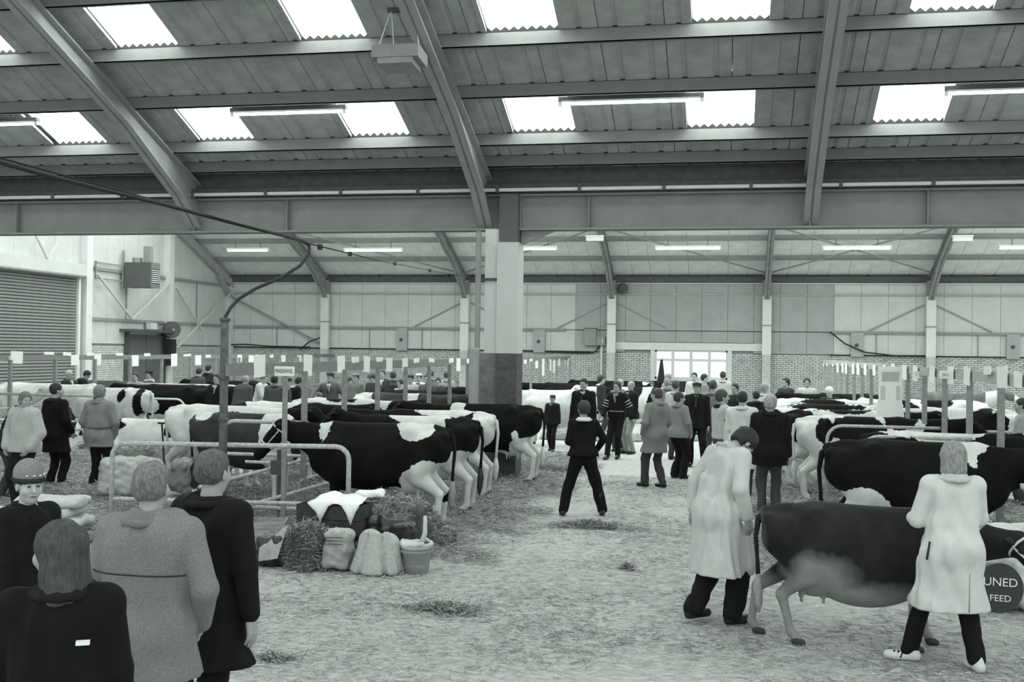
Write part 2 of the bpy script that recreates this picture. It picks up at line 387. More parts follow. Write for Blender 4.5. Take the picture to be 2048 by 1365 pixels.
# far roof: sheets as pieces on the seen slope, purlins, ridge side
nrm = Vector((0, -SL, 1)).normalized()
ceil_far = MB().add([(XL - .3, D + .2, zfar(D + .2) + .10), (XR, D + .2, zfar(D + .2) + .10), (XR, RIDGE, zfar(RIDGE) + .10), (XL - .3, RIDGE, zfar(RIDGE) + .10)], [(0, 1, 2, 3)]).build('ceiling_far', M_dark, kind='structure')
def sheet_mesh(wd, ln, m, ribs=2):
    v = []; f = []; xs = [0]; zs = [0]
    for k in range(ribs):
        c = wd * (k + .5) / ribs; xs += [c - .05, c - .03, c + .03, c + .05]; zs += [0, .022, .022, 0]
    xs.append(wd - .012); zs.append(0)
    for x, z in zip(xs, zs): v += [(x, 0, z), (x, ln, z)]
    for k in range(len(xs) - 1): f.append((2 * k, 2 * k + 1, 2 * k + 3, 2 * k + 2))
    o = len(v); v += [(0, 0, .05), (0, ln, .05), (wd - .012, ln, .05), (wd - .012, 0, .05)]; f += [(0, 0 + o, 1 + o, 1), (len(xs) * 2 - 2, len(xs) * 2 - 1, 2 + o, 3 + o), (o, 3 + o, 2 + o, 1 + o)]
    me = bpy.data.meshes.new('ceiling_panel'); me.from_pydata(v, [], f); me.materials.append(m); return me
TH = math.atan(SL); cs = math.cos(TH)
FP = [D - .1, D - 1.75, D - 3.3, D - 4.85, D - 6.4, D - 8.0, D - 9.6, RIDGE]
for i in range(7):
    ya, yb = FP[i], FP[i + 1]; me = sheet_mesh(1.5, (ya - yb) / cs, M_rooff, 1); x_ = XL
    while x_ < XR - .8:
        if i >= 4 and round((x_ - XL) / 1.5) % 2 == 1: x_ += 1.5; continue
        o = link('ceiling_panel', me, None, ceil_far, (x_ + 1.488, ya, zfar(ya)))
        o.rotation_euler = Euler((-TH, 0, PI), 'XYZ').to_matrix().to_euler(); o.rotation_euler = (Matrix.Rotation(PI, 3, 'Z') @ Matrix.Rotation(TH, 3, 'X')).to_euler(); x_ += 1.5
    if i: 
        p = MB(); z = zfar(ya); p.box(XL, XR, ya - .03, ya, z - .18, z).box(XL, XR, ya - .09, ya, z - .19, z - .17); p.build('purlin', M_steel, kind='structure')
# rooflights out of the camera's sight, extra ones added to brighten the far bay
for k in range(12):
    x_ = XL + 1.5 + k * 3.0
    if x_ < XR - 1.4:
        ya, yb = FP[4], RIDGE
        MB().add([(x_, ya, zfar(ya) + .05), (x_ + 1.49, ya, zfar(ya) + .05), (x_ + 1.49, yb, zfar(yb) + .05), (x_, yb, zfar(yb) + .05)], [(0, 1, 2, 3)]).build('rooflight', M_glow, kind='structure')
for yy in ((RIDGE, YG),):
    o = MB(); za, zb = zfar(RIDGE) + .05, Z0 + .1; x_ = XL - .3
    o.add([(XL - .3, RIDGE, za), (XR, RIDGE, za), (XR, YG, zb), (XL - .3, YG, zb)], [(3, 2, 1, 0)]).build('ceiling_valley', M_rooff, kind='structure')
for k in range(11):  # unseen glowing sheets added on the valley slope to brighten the far bay
    x_ = -20 + k * 3.05
    for ya in (30.6, 27.4, 24.2):
        z = lambda y: (zfar(RIDGE) + .05) + (Z0 + .1 - zfar(RIDGE) - .05) * (RIDGE - y) / (RIDGE - YG) - .02
        MB().add([(x_, ya, z(ya)), (x_ + 1.3, ya, z(ya)), (x_ + 1.3, ya - 2.2, z(ya - 2.2)), (x_, ya - 2.2, z(ya - 2.2))], [(3, 2, 1, 0)]).build('rooflight', M_glow, kind='structure')
# diagonal wind braces under the far roof and on the walls
def brace(a, b, wd=.06, m=None): return MB().bar(a, b, wd, .05).build('wind_brace', m or M_steel, kind='structure')
for a, b, k in ((0, 1, 1), (1, 2, -1), (2, 3, 1), (3, 4, -1), (3, 4, 1)):
    ya, yb = (D - .9, D - 4.6) if k < 0 else (D - 4.6, D - .9)
    brace((COLX[a], ya, zfar(ya) - .28), (COLX[b], yb, zfar(yb) - .28))
brace((XL + .1, D - .25, 4.55), (COLX[0] - .3, D - .25, 2.6), .09)
for a in (1, 2, 4, 5):
    brace((COLX[a] - .2, D - .1, 4.3), (COLX[a] - 2.2, D - .1, 3.3), .02); 
    if a < 5: brace((COLX[a] + .2, D - .1, 4.3), (COLX[a] + 2.2, D - .1, 3.3), .02)

# --- left gable wall
MB().box(XL - .25, XL, -2, 28.0, 0, 5.4).box(XL - .25, XL, 28, D, 0, 2.4).box(XL - .25, XL - .02, 28, D, 2.4, 12).build('wall_left', M_mortar, kind='structure')
WL = bpy.data.objects['wall_left']
y_ = 28.0
while y_ < D - .2:
    for za, zb in ((2.42, 3.25), (3.27, 4.95), (4.97, 7.2), (7.22, 9.6)):
        if not (y_ < 32.2 and zb < 5): MB().box(XL - .02, XL + .04, y_ + .006, min(y_ + 1.0, D) - .006, za, zb).build('panel', M_clad, WL)
    y_ += 1.0
gb_ = MB()
for r in range(31):
    z = .04 + r * .0755; y_ = 32.9 + (.11 if r % 2 else 0)
    while y_ < D - .2:
        y_ += .2255
        if not (35.2 < y_ < 37.9 and z < 2.6): gb_.box(XL - .02, XL + .03, y_ - .105, y_ + .105, z - .031, z + .031)
gb_.build('brick_courses', mat('pale gable brick', .55, .9, .2, 5), WL, kind='stuff')
for z in (3.25, 4.95, 7.2):
    MB().box(XL, XL + .12, 33.0, D, z - .05, z + .05).build('trim_10', M_steel, kind='structure')
for y_, w_ in ((32.6, .34), (38.0, .36), (27.6, .3)):
    MB().box(XL, XL + .28, y_ - w_ / 2, y_ + w_ / 2, 0, 7.6).build('column', M_white, kind='structure')
MB().box(XL, XL + .25, D - .42, D - .1, 0, 5.2).build('column', M_white, kind='structure')
for y_ in (35.2, 40.4): MB().box(XL, XL + .08, y_ - .03, y_ + .03, 3.2, 4.95).build('trim_11', M_steel, kind='structure')
X1 = XL + .3
for a, b in (((33.0, 4.75), (35.2, 3.3)), ((35.2, 3.3), (37.8, 4.75)), ((38.3, 4.6), (40.4, 3.0)), ((38.4, 2.3), (D - .3, 4.75)), ((28.3, 7.2), (30.3, 5.0)), ((32.3, 7.4), (30.3, 5.0))):
    brace((X1, a[0], a[1]), (X1, b[0], b[1]), .08, M_clad)
# gable rafter edge
r = MB(); r.bar((XL + .15, D - .2, zfar(D) - .35), (XL + .15, RIDGE, zfar(RIDGE) - .3), .25, .32); r.bar((XL + .15, D - .3, 4.5), (XL + .15, D - 1.4, 5.35), .22, .2); r.build('rafter', mat('pale grey steel', .36, .7, .1, 3), kind='structure')
# roller shutter
sh = empty('roller_shutter', (XL + .1, 28.0, 0), label='ribbed grey steel roller shutter closed in the left end wall', cat='roller shutter')
sm = MB().add([(0, -2.6, 0), (0, 4.1, 0), (.05, 4.1, .03), (.05, -2.6, .03), (.05, -2.6, .065), (.05, 4.1, .065), (0, 4.1, .092), (0, -2.6, .092)], [(0, 1, 2, 3), (3, 2, 5, 4), (4, 5, 6, 7), (0, 7, 6, 1)]).mesh('slat')
sm.materials.append(mat('shutter steel', .26, .5, .1, 4))
for k in range(47): link('slat', sm, None, sh, (0, 0, k * .098))
MB().box(-.05, .3, -2.6, 4.25, 4.62, 5.0).build('roller_box', M_clad, sh); MB().box(0, .12, 4.08, 4.2, 0, 4.62).build('guide_rail', M_white, sh)
MB().tube([(.28, -2.6, 4.6), (.28, 4.2, 4.6)], .05, 8).build('bottom_roller', M_steel, sh)
# dark double door and its hood
dr = empty('door_1', (XL + .05, 36.5, 0), kind='structure')
for k in (-1, 1): MB().box(0, .08, k * .62 - .6, k * .62 + .6, 0, 2.75).build('door_leaf', mat('dark door', .13, .7, .1, 4), dr)
MB().box(0, .14, -1.36, -1.24, 0, 2.85).box(0, .14, 1.24, 1.36, 0, 2.85).box(0, .6, -1.7, 1.4, 2.85, 2.95).build('door_frame', M_dark, dr)
MB().box(.1, .3, -.1, .35, 2.97, 3.2).build('door_lamp', M_white, dr)
# warm-air heater on the gable
ht = empty('unit_heater', (-20.8, 34.7, 4.40), label='grey boxy warm-air heater with louvres fixed high on the end wall', cat='heater')
MB().box(0, 1.0, 0, .62, 0, .88).build('casing', mat('heater grey', .10, .6, .1, 5), ht)
MB().box(1.0, 1.03, .02, .60, .0, .14).box(1.0, 1.03, .02, .60, .66, .88).box(1.0, 1.03, .02, .06, .14, .66).box(1.0, 1.03, .56, .60, .14, .66).build('outlet_frame', mat('heater mid grey', .2, .6, .1, 5), ht)
for k in range(7): MB().box(1.0, 1.05, .07, .55, .17 + k * .07, .20 + k * .07).build('louvre', M_white, ht)
MB().box(.60, .84, .2, .44, .88, 1.46).build('flue', M_steel, ht)
MB().lathe([(.17, 0), (.17, .16), (.14, .19)], (.32, .3, .88), 12).build('fan_housing', M_steel, ht)
MB().bar((-.1, -1.6, .75), (-.1, 0, .75), .05).bar((-.1, -1.6, .22), (-.1, 0, .22), .05).bar((-.1, -1.6, .8), (-.1, -1.6, .2), .05).bar((-.1, .1, 0), (-.1, .1, 1.3), .07).bar((-.1, .1, .3), (.1, .1, .3), .05).build('bracket', M_steel, ht)
# hose reel by the door
X_, Y_, Z_ = xyz_x(343, 660, XL + .5)
hr = empty('hose_reel', (X_, Y_, Z_), label='dark round hose reel on the white column of the end wall', cat='hose reel')
hr.rotation_euler = (PI / 2, 0, .9)
MB().lathe([(.1, -.12), (.3, -.12), (.32, -.1), (.12, -.06), (.12, .06), (.32, .1), (.3, .12), (.1, .12)], (0, 0, 0), 18).build('reel', M_dark, hr)
MB().lathe([(.04, -.2), (.04, .2)], (0, 0, 0), 8).build('hub', M_galv, hr)
o = MB().box(-.12, .12, -.15, .15, -1.35, -.35).build('hose_box', M_black, hr); o.rotation_euler = (0, 0, 0); o.matrix_local = hr.rotation_euler.to_matrix().to_4x4().inverted()

# --- valley girder, its column
g = MB(); gx = (-26, 20)
g.box(*gx, YG - .02, YG + .02, 4.665, 5.34).box(*gx, YG - .17, YG + .17, 4.665, 4.70).box(*gx, YG - .17, YG + .17, 5.31, 5.345)
gd = g.build('beam_valley', M_girder, kind='structure')
for x_ in (-20.6, -14.6, -10.59, -8.6, -3.9, -2.6, 1.4, 3.4, 7.41, 9.4):
    MB().box(x_ - .01, x_ + .01, YG - .16, YG - .02, 4.70, 5.31).build('stiffener', M_girder, gd)
# gutter bands above the girder
MB().box(*gx, YG - .30, YG - .12, 5.44, 5.52).build('gutter', M_dark, kind='structure')
MB().tube([(gx[0], YG - .36, 5.40), (gx[1], YG - .36, 5.40)], .035, 8).build('rainwater_pipe', M_white, kind='structure')
for k in range(30): MB().box(gx[0] + k * 1.55 - .03, gx[0] + k * 1.55 + .03, YG - .41, YG - .31, 5.35, 5.46).build('pipe_clip', M_dark, bpy.data.objects['rainwater_pipe'])
MB().box(*gx, YG - .12, YG + .1, 5.347, 5.86).build('valley_board', M_dark, kind='structure')
# column at X=-4.5
def colx(px): return on_y(px, YG - .3)
ca, cb, cc_ = colx(966), colx(993), colx(1035)
pc = empty('column_middle', (0, 0, 0), kind='structure')
zc = 4.42
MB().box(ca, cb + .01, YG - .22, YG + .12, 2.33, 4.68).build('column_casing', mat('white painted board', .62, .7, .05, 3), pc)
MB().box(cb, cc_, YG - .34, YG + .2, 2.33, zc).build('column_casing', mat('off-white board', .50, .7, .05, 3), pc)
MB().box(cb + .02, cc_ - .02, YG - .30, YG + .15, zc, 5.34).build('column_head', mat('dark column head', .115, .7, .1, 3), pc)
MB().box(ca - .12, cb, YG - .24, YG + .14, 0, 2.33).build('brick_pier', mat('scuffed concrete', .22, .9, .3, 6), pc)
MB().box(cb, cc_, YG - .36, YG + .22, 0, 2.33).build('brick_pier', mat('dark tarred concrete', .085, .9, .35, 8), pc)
MB().box(ca - .02, cb + .03, YG - .26, YG - .2, 3.70, 3.75).build('strap', M_dark, pc)
dp = colx(962); 
MB().tube([(dp - .05, YG - .40, 2.42), (dp - .05, YG - .40, 4.62)], .055, 12).build('downpipe', M_steel, label='grey rainwater downpipe on the left of the brick-footed column', cat='pipe')
MB().tube([(dp - .08, YG - .50, .0), (dp - .08, YG - .50, 2.4)], .10, 12).build('pipe_guard', mat('pale guard', .33, .8, .1, 5), label='pale upright pipe guard standing at the foot of the column downpipe', cat='pipe')
MB().add([(cc_, YG - .05, 4.66), (cc_ + .65, YG - .05, 4.66), (cc_, YG - .05, 4.40), (cc_, YG + .05, 4.66), (cc_ + .65, YG + .05, 4.66), (cc_, YG + .05, 4.40)], [(0, 2, 1), (3, 4, 5), (0, 1, 4, 3), (1, 2, 5, 4), (0, 3, 5, 2)]).build('bracket', M_steel, pc)

# --- near roof
def zr(y): return Z0 + SL * (YG - y)
PY = [11.0, 12.4, 13.75, 15.08, 16.41, 17.70, 19.10, 19.80]
cn = MB().add([(-26, YG + .1, zr(YG) + .13), (20, YG + .1, zr(YG) + .13), (20, 9.6, zr(9.6) + .13), (-26, 9.6, zr(9.6) + .13)], [(0, 1, 2, 3)]).build('ceiling_near', M_dark, kind='structure')
cn.data.materials.clear(); cn.data.materials.append(mat('near roof backing', .12, .9))
# rooflight sheets: placed from two rows, about three metres apart
rows = [(3, 4, [(190, 350, 98), (560, 710, 75), (965, 1097, 52), (1380, 1515, 37), (1820, 1960, 20)]),
        (5, 6, [(80, 210, 290), (370, 505, 280), (700, 817, 265), (1025, 1150, 255), (1392, 1508, 250), (1758, 1890, 243)])]
def corr(x0, x1, ya, yb, m, name='rooflight'):
    n = 8; v = []; f = []; nn = n * 4
    for k in range(nn + 1):
        x = x0 + (x1 - x0) * k / nn; z = .03 * math.cos(2 * PI * k / 4)
        for y in (ya, yb): v.append((x, y, zr(y) + .05 + z))
    for k in range(nn): f.append((2 * k, 2 * k + 1, 2 * k + 3, 2 * k + 2))
    return MB().add(v, f).build(name, m, kind='structure')
lights = {}
def addrow(i, xs, w=1.12):
    for x in xs:
        a, b = PY[i], PY[i + 1]; lights.setdefault(i, []).append((x, x + w)); corr(x, x + w, a + .06, b - .02, M_glow)
def xrow(px, py, Y): # X on plane Y
    r = ray(px, py); return r[0] / r[1] * Y
addrow(3, [xrow(q[1] - (q[1] - q[0]) * .97 + 0, q[2], 16.2) + (0.25 if i < 2 else 0) for i, q in enumerate(rows[0][2])])
addrow(5, [xrow(q[1], q[2], 18.95) - 1.12 for q in rows[1][2]] + [xrow(-60, 300, 18.95) - 1.3])
L3 = sorted(a for a, b in lights[3]); 
for i in (1,): addrow(i, [x for x in L3])
lights[3].append((xrow(20, 115, 16.2) - 1.12, xrow(20, 115, 16.2))); corr(*lights[3][-1], PY[3] + .06, PY[4] - .02, M_glow)
M_cor = mat('joint flashing', .3, .8)
for i in range(len(PY)):
    ya = PY[i]; yb = PY[i + 1] if i + 1 < len(PY) else YG - .1
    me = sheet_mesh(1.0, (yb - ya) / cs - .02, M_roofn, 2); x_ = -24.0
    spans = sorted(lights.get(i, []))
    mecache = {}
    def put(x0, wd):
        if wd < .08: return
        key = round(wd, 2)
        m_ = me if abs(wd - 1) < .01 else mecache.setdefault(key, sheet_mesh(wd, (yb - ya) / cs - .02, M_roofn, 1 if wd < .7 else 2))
        o = link('ceiling_panel', m_, None, cn, (x0, ya, zr(ya))); o.rotation_euler = (-TH, 0, 0)
    cuts = [-24.0 + k for k in range(43)]
    x_ = -24.0
    while x_ < 18:
        nx = min([c for c in cuts if c > x_ + 1e-6] + [18.0]); hit = False
        for a, b in spans:
            if a <= x_ < b - 1e-6: x_ = b; hit = True; break
            if x_ < a < nx: nx = a
        if hit: continue
        put(x_, nx - x_); x_ = nx
for i, ya in enumerate(PY):
    z = zr(ya); p = MB(); MB().box(-26, 20, ya - .015, ya + .01, z, z + .09).build('purlin_shade_filler', M_black, kind='structure'); p.box(-26, 20, ya - .012, ya + .012, z - .21, z).box(-26, 20, ya - .012, ya + .075, z - .21, z - .195); p.build('purlin', M_purl, kind='structure')  # black filler added above each purlin: stops light slits, paints a shaded edge
for x_ in [-16.589, -10.589, -4.589, 1.411, 7.411]:
    r = MB(); w2 = .13
    ys = [YG - .02, YG - .8, YG - 2.8, 9.6]; dp_ = [.92, .62, .36, .34]
    for k in range(3):
        a, b = ys[k], ys[k + 1]; ta, tb = zr(a) - .2, zr(b) - .2; ba, bb = ta - dp_[k], tb - dp_[k + 1]
        for xa_, xb_, (z1a, z2a), (z1b, z2b) in ((-.02, .02, (ta, ba), (tb, bb)), (-w2, w2, (ta, ta - .03), (tb, tb - .03)), (-w2, w2, (ba + .03, ba), (bb + .03, bb))):
            r.add([(x_ + xa_, a, z1a), (x_ + xb_, a, z1a), (x_ + xb_, a, z2a), (x_ + xa_, a, z2a), (x_ + xa_, b, z1b), (x_ + xb_, b, z1b), (x_ + xb_, b, z2b), (x_ + xa_, b, z2b)],
                  [(0, 1, 2, 3), (7, 6, 5, 4), (0, 4, 5, 1), (1, 5, 6, 2), (2, 6, 7, 3), (3, 7, 4, 0)])
    r.build('rafter', mat('rafter paint', .32, .75, .1, 2), kind='structure')
# --- strip lights
def strip(xa, xb, y, z, lab, grp=None, big=True):
    t = empty('strip_light', ((xa + xb) / 2, y, z), label=lab, cat='ceiling light', group=grp); L_ = (xb - xa) / 2
    MB().box(-L_, L_, -.06, .06, .04, .11).build('housing', M_dark if big else M_white, t)
    MB().tube([(-L_ + .05, 0, .0), (L_ - .05, 0, .0)], .026, 8).build('tube', M_tube, t)
    for s in (-1, 1): MB().box(s * (L_ - .03) - .03, s * (L_ - .03) + .03, -.03, .03, -.03, .05).build('end_cap', M_white, t)
    for s in (-1, 1): MB().box(s * L_ * .6 - .01, s * L_ * .6 + .01, -.01, .01, .1, .5 if big else .35).build('hanger', M_dark, t)
for px0, px1, py, lab in ((-180, 76, 251, 'long strip light at the far left under the second purlin'), (462, 693, 226, 'long strip light between the two rooflights left of the middle rafter'),
                       (1117, 1408, 204, 'long strip light right of the middle rafter, below a dark purlin'), (1888, 2170, 183, 'long strip light at the top right, cut by the frame')):
    y = 18.0; a = xyz_y(px0, py, y); b = xyz_y(px1, py, y); strip(a[0], b[0], y, (a[2] + b[2]) / 2, lab)
for px0, px1, py, lab in ((454, 538, 502, 'small far strip light nearest the left end wall'), (688, 806, 502, 'far strip light seen past the hanging hose'), (1020, 1115, 499, 'far strip light just right of the brick-footed column'),
                       (1310, 1442, 498, 'far strip light over the window'), (1645, 1783, 498, 'far strip light over the right-hand show cards'), (1997, 2130, 497, 'far strip light cut by the right frame edge')):
    y = 38.6; a = xyz_y(px0, py, y); b = xyz_y(px1, py, y); strip(a[0], b[0], y, (a[2] + b[2]) / 2, lab, big=False)
# --- hanging radiant heater near the top
c_ = xyz_y(798, 108, 15.6); hh = empty('hanging_heater', c_, label='grey box heater hung on four chains below the roof', cat='heater'); hh.rotation_euler = (-.10, 0, .0)
w_ = .36; MB().box(-w_, w_, -.22, .3, -.12, .07).build('casing', mat('heater shell', .25, .7, .1, 5), hh); MB().box(-w_ * .75, w_ * .75, -.2, .26, -.21, -.12).build('grille', M_steel, hh); MB().box(-w_ * .7, w_ * .7, -.14, .22, .07, .1).build('reflector', M_white, hh)
for sx, x2 in ((-.29, -.2), (-.14, -.18), (.2, .17), (.33, .2)):
    MB().tube([(sx, -.1 if abs(sx) > .25 else .2, .08), (x2, .1, .70)], .007, 6).build('chain', M_white, hh)
MB().box(-.24, .22, .06, .14, .70, .76).build('hanger_bar', M_dark, hh)
# louvred cooler boxes seen at the tops of two far rafters
for px in (1190, 1925):
    x, y, z = xyz_y(px, 474, 37.9); t = empty('rafter_box', (x, y, z), label='small pale box clipped to the far rafter ' + ('over the switch boxes' if px < 1500 else 'over the right-hand show cards'), cat='box')
    MB().box(-.3, .3, -.1, .1, -.15, .0).build('body', M_clad, t); MB().box(-.32, .32, -.12, .12, 0, .04).build('lid', M_white, t)
# ---------------------------------------------------------------- people
SKIN = mat('skin', .34, .6, .08, 30, spec=.35)
SKIN2 = mat('pale skin', .44, .6, .06, 30, spec=.35)
HAIRM = {}
def hair_mat(v):
    v = round(v, 3)
    if v not in HAIRM: HAIRM[v] = mat(f'hair_{v}', v, .6, .55, 26, .8, 60, stretch=(3, 3, .5), spec=.4)
    return HAIRM[v]
M_shoe = mat('dark shoe', .02, .45); M_boot = mat('rubber boot', .03, .5); M_eye = mat('dark eye', .015, .3); M_lip = mat('lip', .13, .6)
M_trainer = mat('pale trainer', .6, .6)
def V3(*a): return np.array(a, float)
def ik(a, t, l1, l2, pole):
    a = np.array(a, float); t = np.array(t, float); d = t - a; L_ = np.linalg.norm(d)
    if L_ > (l1 + l2) * .999: t = a + d / L_ * (l1 + l2) * .999; d = t - a; L_ = np.linalg.norm(d)
    ca = (l1 * l1 + L_ * L_ - l2 * l2) / (2 * l1 * L_); ca = max(-1, min(1, ca)); u = d / L_
    p = np.array(pole, float); p = p - u * (p @ u); p /= np.linalg.norm(p) + 1e-9
    return a + u * l1 * ca + p * l1 * math.sqrt(max(0, 1 - ca * ca)), t
def rotx(a): c, s = math.cos(a), math.sin(a); return np.array([[1, 0, 0], [0, c, -s], [0, s, c]])
def roty(a): c, s = math.cos(a), math.sin(a); return np.array([[c, 0, s], [0, 1, 0], [-s, 0, c]])
def rotz(a): c, s = math.cos(a), math.sin(a); return np.array([[c, -s, 0], [s, c, 0], [0, 0, 1]])
BUILT = []
PEOPLE = []; CATTLE = []
def free(x, y, r):
    for cx, cy, ca, sc in CATTLE:
        dx, dy = x - cx, y - cy; f = -math.sin(ca) * dx + math.cos(ca) * dy; l = math.cos(ca) * dx + math.sin(ca) * dy; f /= sc; l = abs(l) / sc
        if -1.15 - r < f < .85 + r and l < .42 + r: return False
        if .5 < f < 1.85 + r and l < .2 + r: return False
    for qx, qy in PEOPLE:
        if math.hypot(x - qx, y - qy) < .56: return False
    for rx in (-15.7, -5.95, 3.05):
        if abs(x - rx) < .3: return False
    return not (-5.5 < x < -3.3 and 19.7 < y < 21)
def person(px, py, h, rot, label, top=.1, shirt=None, tie=None, pants=.05, hem=.80, kind='wool', hair='short', hv=.03, lh=None, rh=None, lf=None, rf=None, lean=0, side=0, hy=0, hp=0, w=1.0,
           lod=None, ground=None, cap=None, skin=None, shoes=None, collar=None, ktop='coat', group=None, extra=None, lelb=None, relb=None, baggy=0.0, boots=False, child=False, flare=0.0, pos=None, fixed=False, toe=(0, 0), fold=1.0):
    """stands where the ray through the crown pixel reaches height h (or at `ground` pixel / `pos`)"""
    x, y = pos if pos else (at(*ground) if ground else at(px, py, h))
    if not (fixed or pos or ground):
        best = None
        for k in range(0, 26):
            for sg in ((1,) if k == 0 else (1, -1)):
                t = 1 + sg * k * .15 / math.hypot(x, y); xx, yy = x * t, y * t; h2 = CAM_H - (CAM_H - h) * t
                if free(xx, yy, .30) and h * .93 < h2 < h * 1.07 and yy < D - .9: best = (xx, yy, h2); break
            if best: break
        if best: x, y, h = best
    PEOPLE.append((x, y))
    dist = math.hypot(x, y)
    if lod is None: lod = 0 if dist < 11 else 1 if dist < 24 else 2
    s = h / 1.75; wd = w
    R = rotx(-math.radians(lean)) @ roty(math.radians(side)); P0 = V3(0, 0, .93)
    def T(p): return (R @ (np.array(p, float) - P0) + P0) * s
    up = lambda p: np.array(p, float) * s
    lh = lh or (-.26, .06, .80); rh = rh or (.26, .06, .80); lf = lf or (-.10, 0, 0); rf = rf or (.10, .03, 0)
    hd = V3(0, .02, 1.635); RH = R @ rotz(math.radians(hy)) @ rotx(-math.radians(hp)); nb = V3(0, -.01, 1.47)
    HC = T(nb) + (RH @ (hd - nb)) * s
    hc = lambda p: HC + RH @ np.array(p, float) * s
    vh = (.0065, .011, .02)[lod]; vb = (.018, .026, .04)[lod]; vc = (.011, .018, .030)[lod]
    shl = [T((sx * .165 * wd, 0, 1.42)) for sx in (-1, 1)]
    hands = [up(lh), up(rh)]; arms = []
    hands = [np.array(q, float) for q in hands]
    for i in (0, 1):
        sx = -1 if i == 0 else 1; pole = (lelb, relb)[i] or (sx * .6, -1, -.2)
        arms.append(ik(shl[i], hands[i], .29 * s, .27 * s, pole))
    feet = [lf, rf]; legs = []
    for i in (0, 1):
        sx = -1 if i == 0 else 1; hip = up((sx * .09, 0, .90)); ft = up((feet[i][0], feet[i][1], feet[i][2] + .09))
        legs.append((hip,) + ik(hip, ft, .43 * s, .42 * s, (sx * .1, 1, 0)))
    # --- skin body
    b = Body(vb)
    b.cone(T((0, 0, .95)), T((0, 0, 1.36)), .115 * s, .13 * s, n=R @ V3(0, 1, 0), sq=.8)
    for i in (0, 1):
        e, t = arms[i]; hp_, kn, an = legs[i]
        b.cone(T((0, 0, 1.40)), shl[i], .07 * s, .055 * s); b.cone(shl[i], e, .045 * s, .036 * s); b.cone(e, t, .036 * s, .026 * s)
        b.cone(hp_, kn, .075 * s, .05 * s); b.cone(kn, an, .05 * s, .034 * s); 
        fd = V3(feet[i][0], feet[i][1] + .12, feet[i][2] + .035) * s; b.cone(an, fd, .035 * s, .03 * s)
    b.cone(T(nb), hc((0, -.01, -.04)), .062 * s, .055 * s, .02)
    if lod == 2:
        b.vox = vb
    P, Q = b.solve()
    # --- head + neck, finer
    g = Body(vh * s)
    g.cone(T(nb - V3(0, 0, .03)), hc((0, -.015, -.05)), .062 * s, .052 * s, .02)
    def e_(c, r, k=.02, sub=False): g.ell(hc(c), np.array(r) * s, k, R=RH, sub=sub)
    e_((0, -.02, .03), (.074, .093, .088)); e_((0, .018, -.045), (.056, .066, .072), .03); e_((0, .05, -.095), (.026, .024, .022), .025)
    e_((0, .06, .02), (.05, .03, .02), .02)
    if lod < 2:
        for sx in (-1, 1): e_((sx * .03, .094, .004), (.015, .012, .010), .016, True); e_((sx * .036, .055, -.03), (.026, .028, .024), .03)
    g.cone(hc((0, .086, .008)), hc((0, .106, -.030)), .008 * s, .0125 * s, .014)
    for sx in (-1, 1): e_((sx * .077, -.01, -.012), (.011, .02, .032), .006)
    if lod == 0:
        g.cone(hc((-.016, .083, -.064)), hc((.016, .083, -.064)), .008 * s, .008 * s, .006); e_((0, .096, -.0635), (.02, .01, .0022), .003, True)
    P2, Q2 = g.solve(); parts = [(P, Q), (P2, Q2)]
    # --- hands with five fingers
    hv_ = (.0045, .007, .014)[lod]
    for i in (0, 1):
        sx = -1 if i == 0 else 1; e, t = arms[i]; d = t - e; d /= np.linalg.norm(d)
        pn = np.array([sx, 0, 0], float); pn = pn - d * (pn @ d)
        if np.linalg.norm(pn) < .3: pn = V3(0, 0, 1) - d * d[2]
        pn /= np.linalg.norm(pn); fw = np.cross(d, pn) * (1 if sx < 0 else -1)   # thumb side: forward
        if fw[1] < 0 and abs(d[2]) > .5: fw = -fw
        hb = Body(hv_ * s); c = lambda a, f, n_: t + (d * a + fw * f + pn * n_) * s
        hb.cone(t - d * .03 * s, c(.03, 0, 0), .026 * s, .030 * s, .012, n=pn, sq=.7); hb.cone(c(.03, -.018, 0), c(.075, -.022, 0), .02 * s, .017 * s, .012, n=pn, sq=.75); hb.cone(c(.03, .018, 0), c(.078, .022, 0), .02 * s, .017 * s, .012, n=pn, sq=.75)
        for q, (f0, ln) in enumerate(((.030, .068), (.011, .077), (-.009, .071), (-.028, .055))):
            k0 = c(.078, f0, 0); k1 = c(.078 + ln * .45, f0 * 1.12, -.008 * 1); k2 = c(.078 + ln * .95, f0 * 1.12, -.030)
            hb.cone(k0, k1, .0092 * s, .0085 * s, .004).cone(k1, k2, .0085 * s, .0072 * s, .004)
        hb.cone(c(.02, .024, -.004), c(.055, .050, -.014), .013 * s, .0105 * s, .008).cone(c(.055, .050, -.014), c(.085, .056, -.026), .0105 * s, .0085 * s, .004)
        parts.append(hb.solve())
    off = 0; VV = []; QQ = []
    for p, q in parts: VV.append(p); QQ.append(q + off); off += len(p)
    me = np_mesh('person', np.concatenate(VV), np.concatenate(QQ))
    o = link('person', me, skin or SKIN, None, (x, y, 0), math.radians(rot), label, 'person', group)
    # --- trousers
    tr = Body(vc); pr = .012 + baggy
    tr.cone(up((-.05, 0, .93)), up((.05, 0, .93)), .128 * s, .128 * s, n=V3(0, 1, 0), sq=.85)
    for i in (0, 1):
        hp_, kn, an = legs[i]; sh = V3(0, 0, -.0)
        tr.cone(hp_ + V3(0, -.01, .0), kn, (.096 + pr * .5) * s, (.062 + pr) * s, .03); tr.cone(kn, an - V3(0, 0, .0), (.062 + pr) * s, (.052 + pr + flare) * s, .02)
    tr.noise(.006 if lod < 2 else .003, 34, 5, .6)
    tr.cut(2, min(l[2][2] for l in legs) - .05 * s, -1)
    tr.obj('trousers', cloth(pants), o)
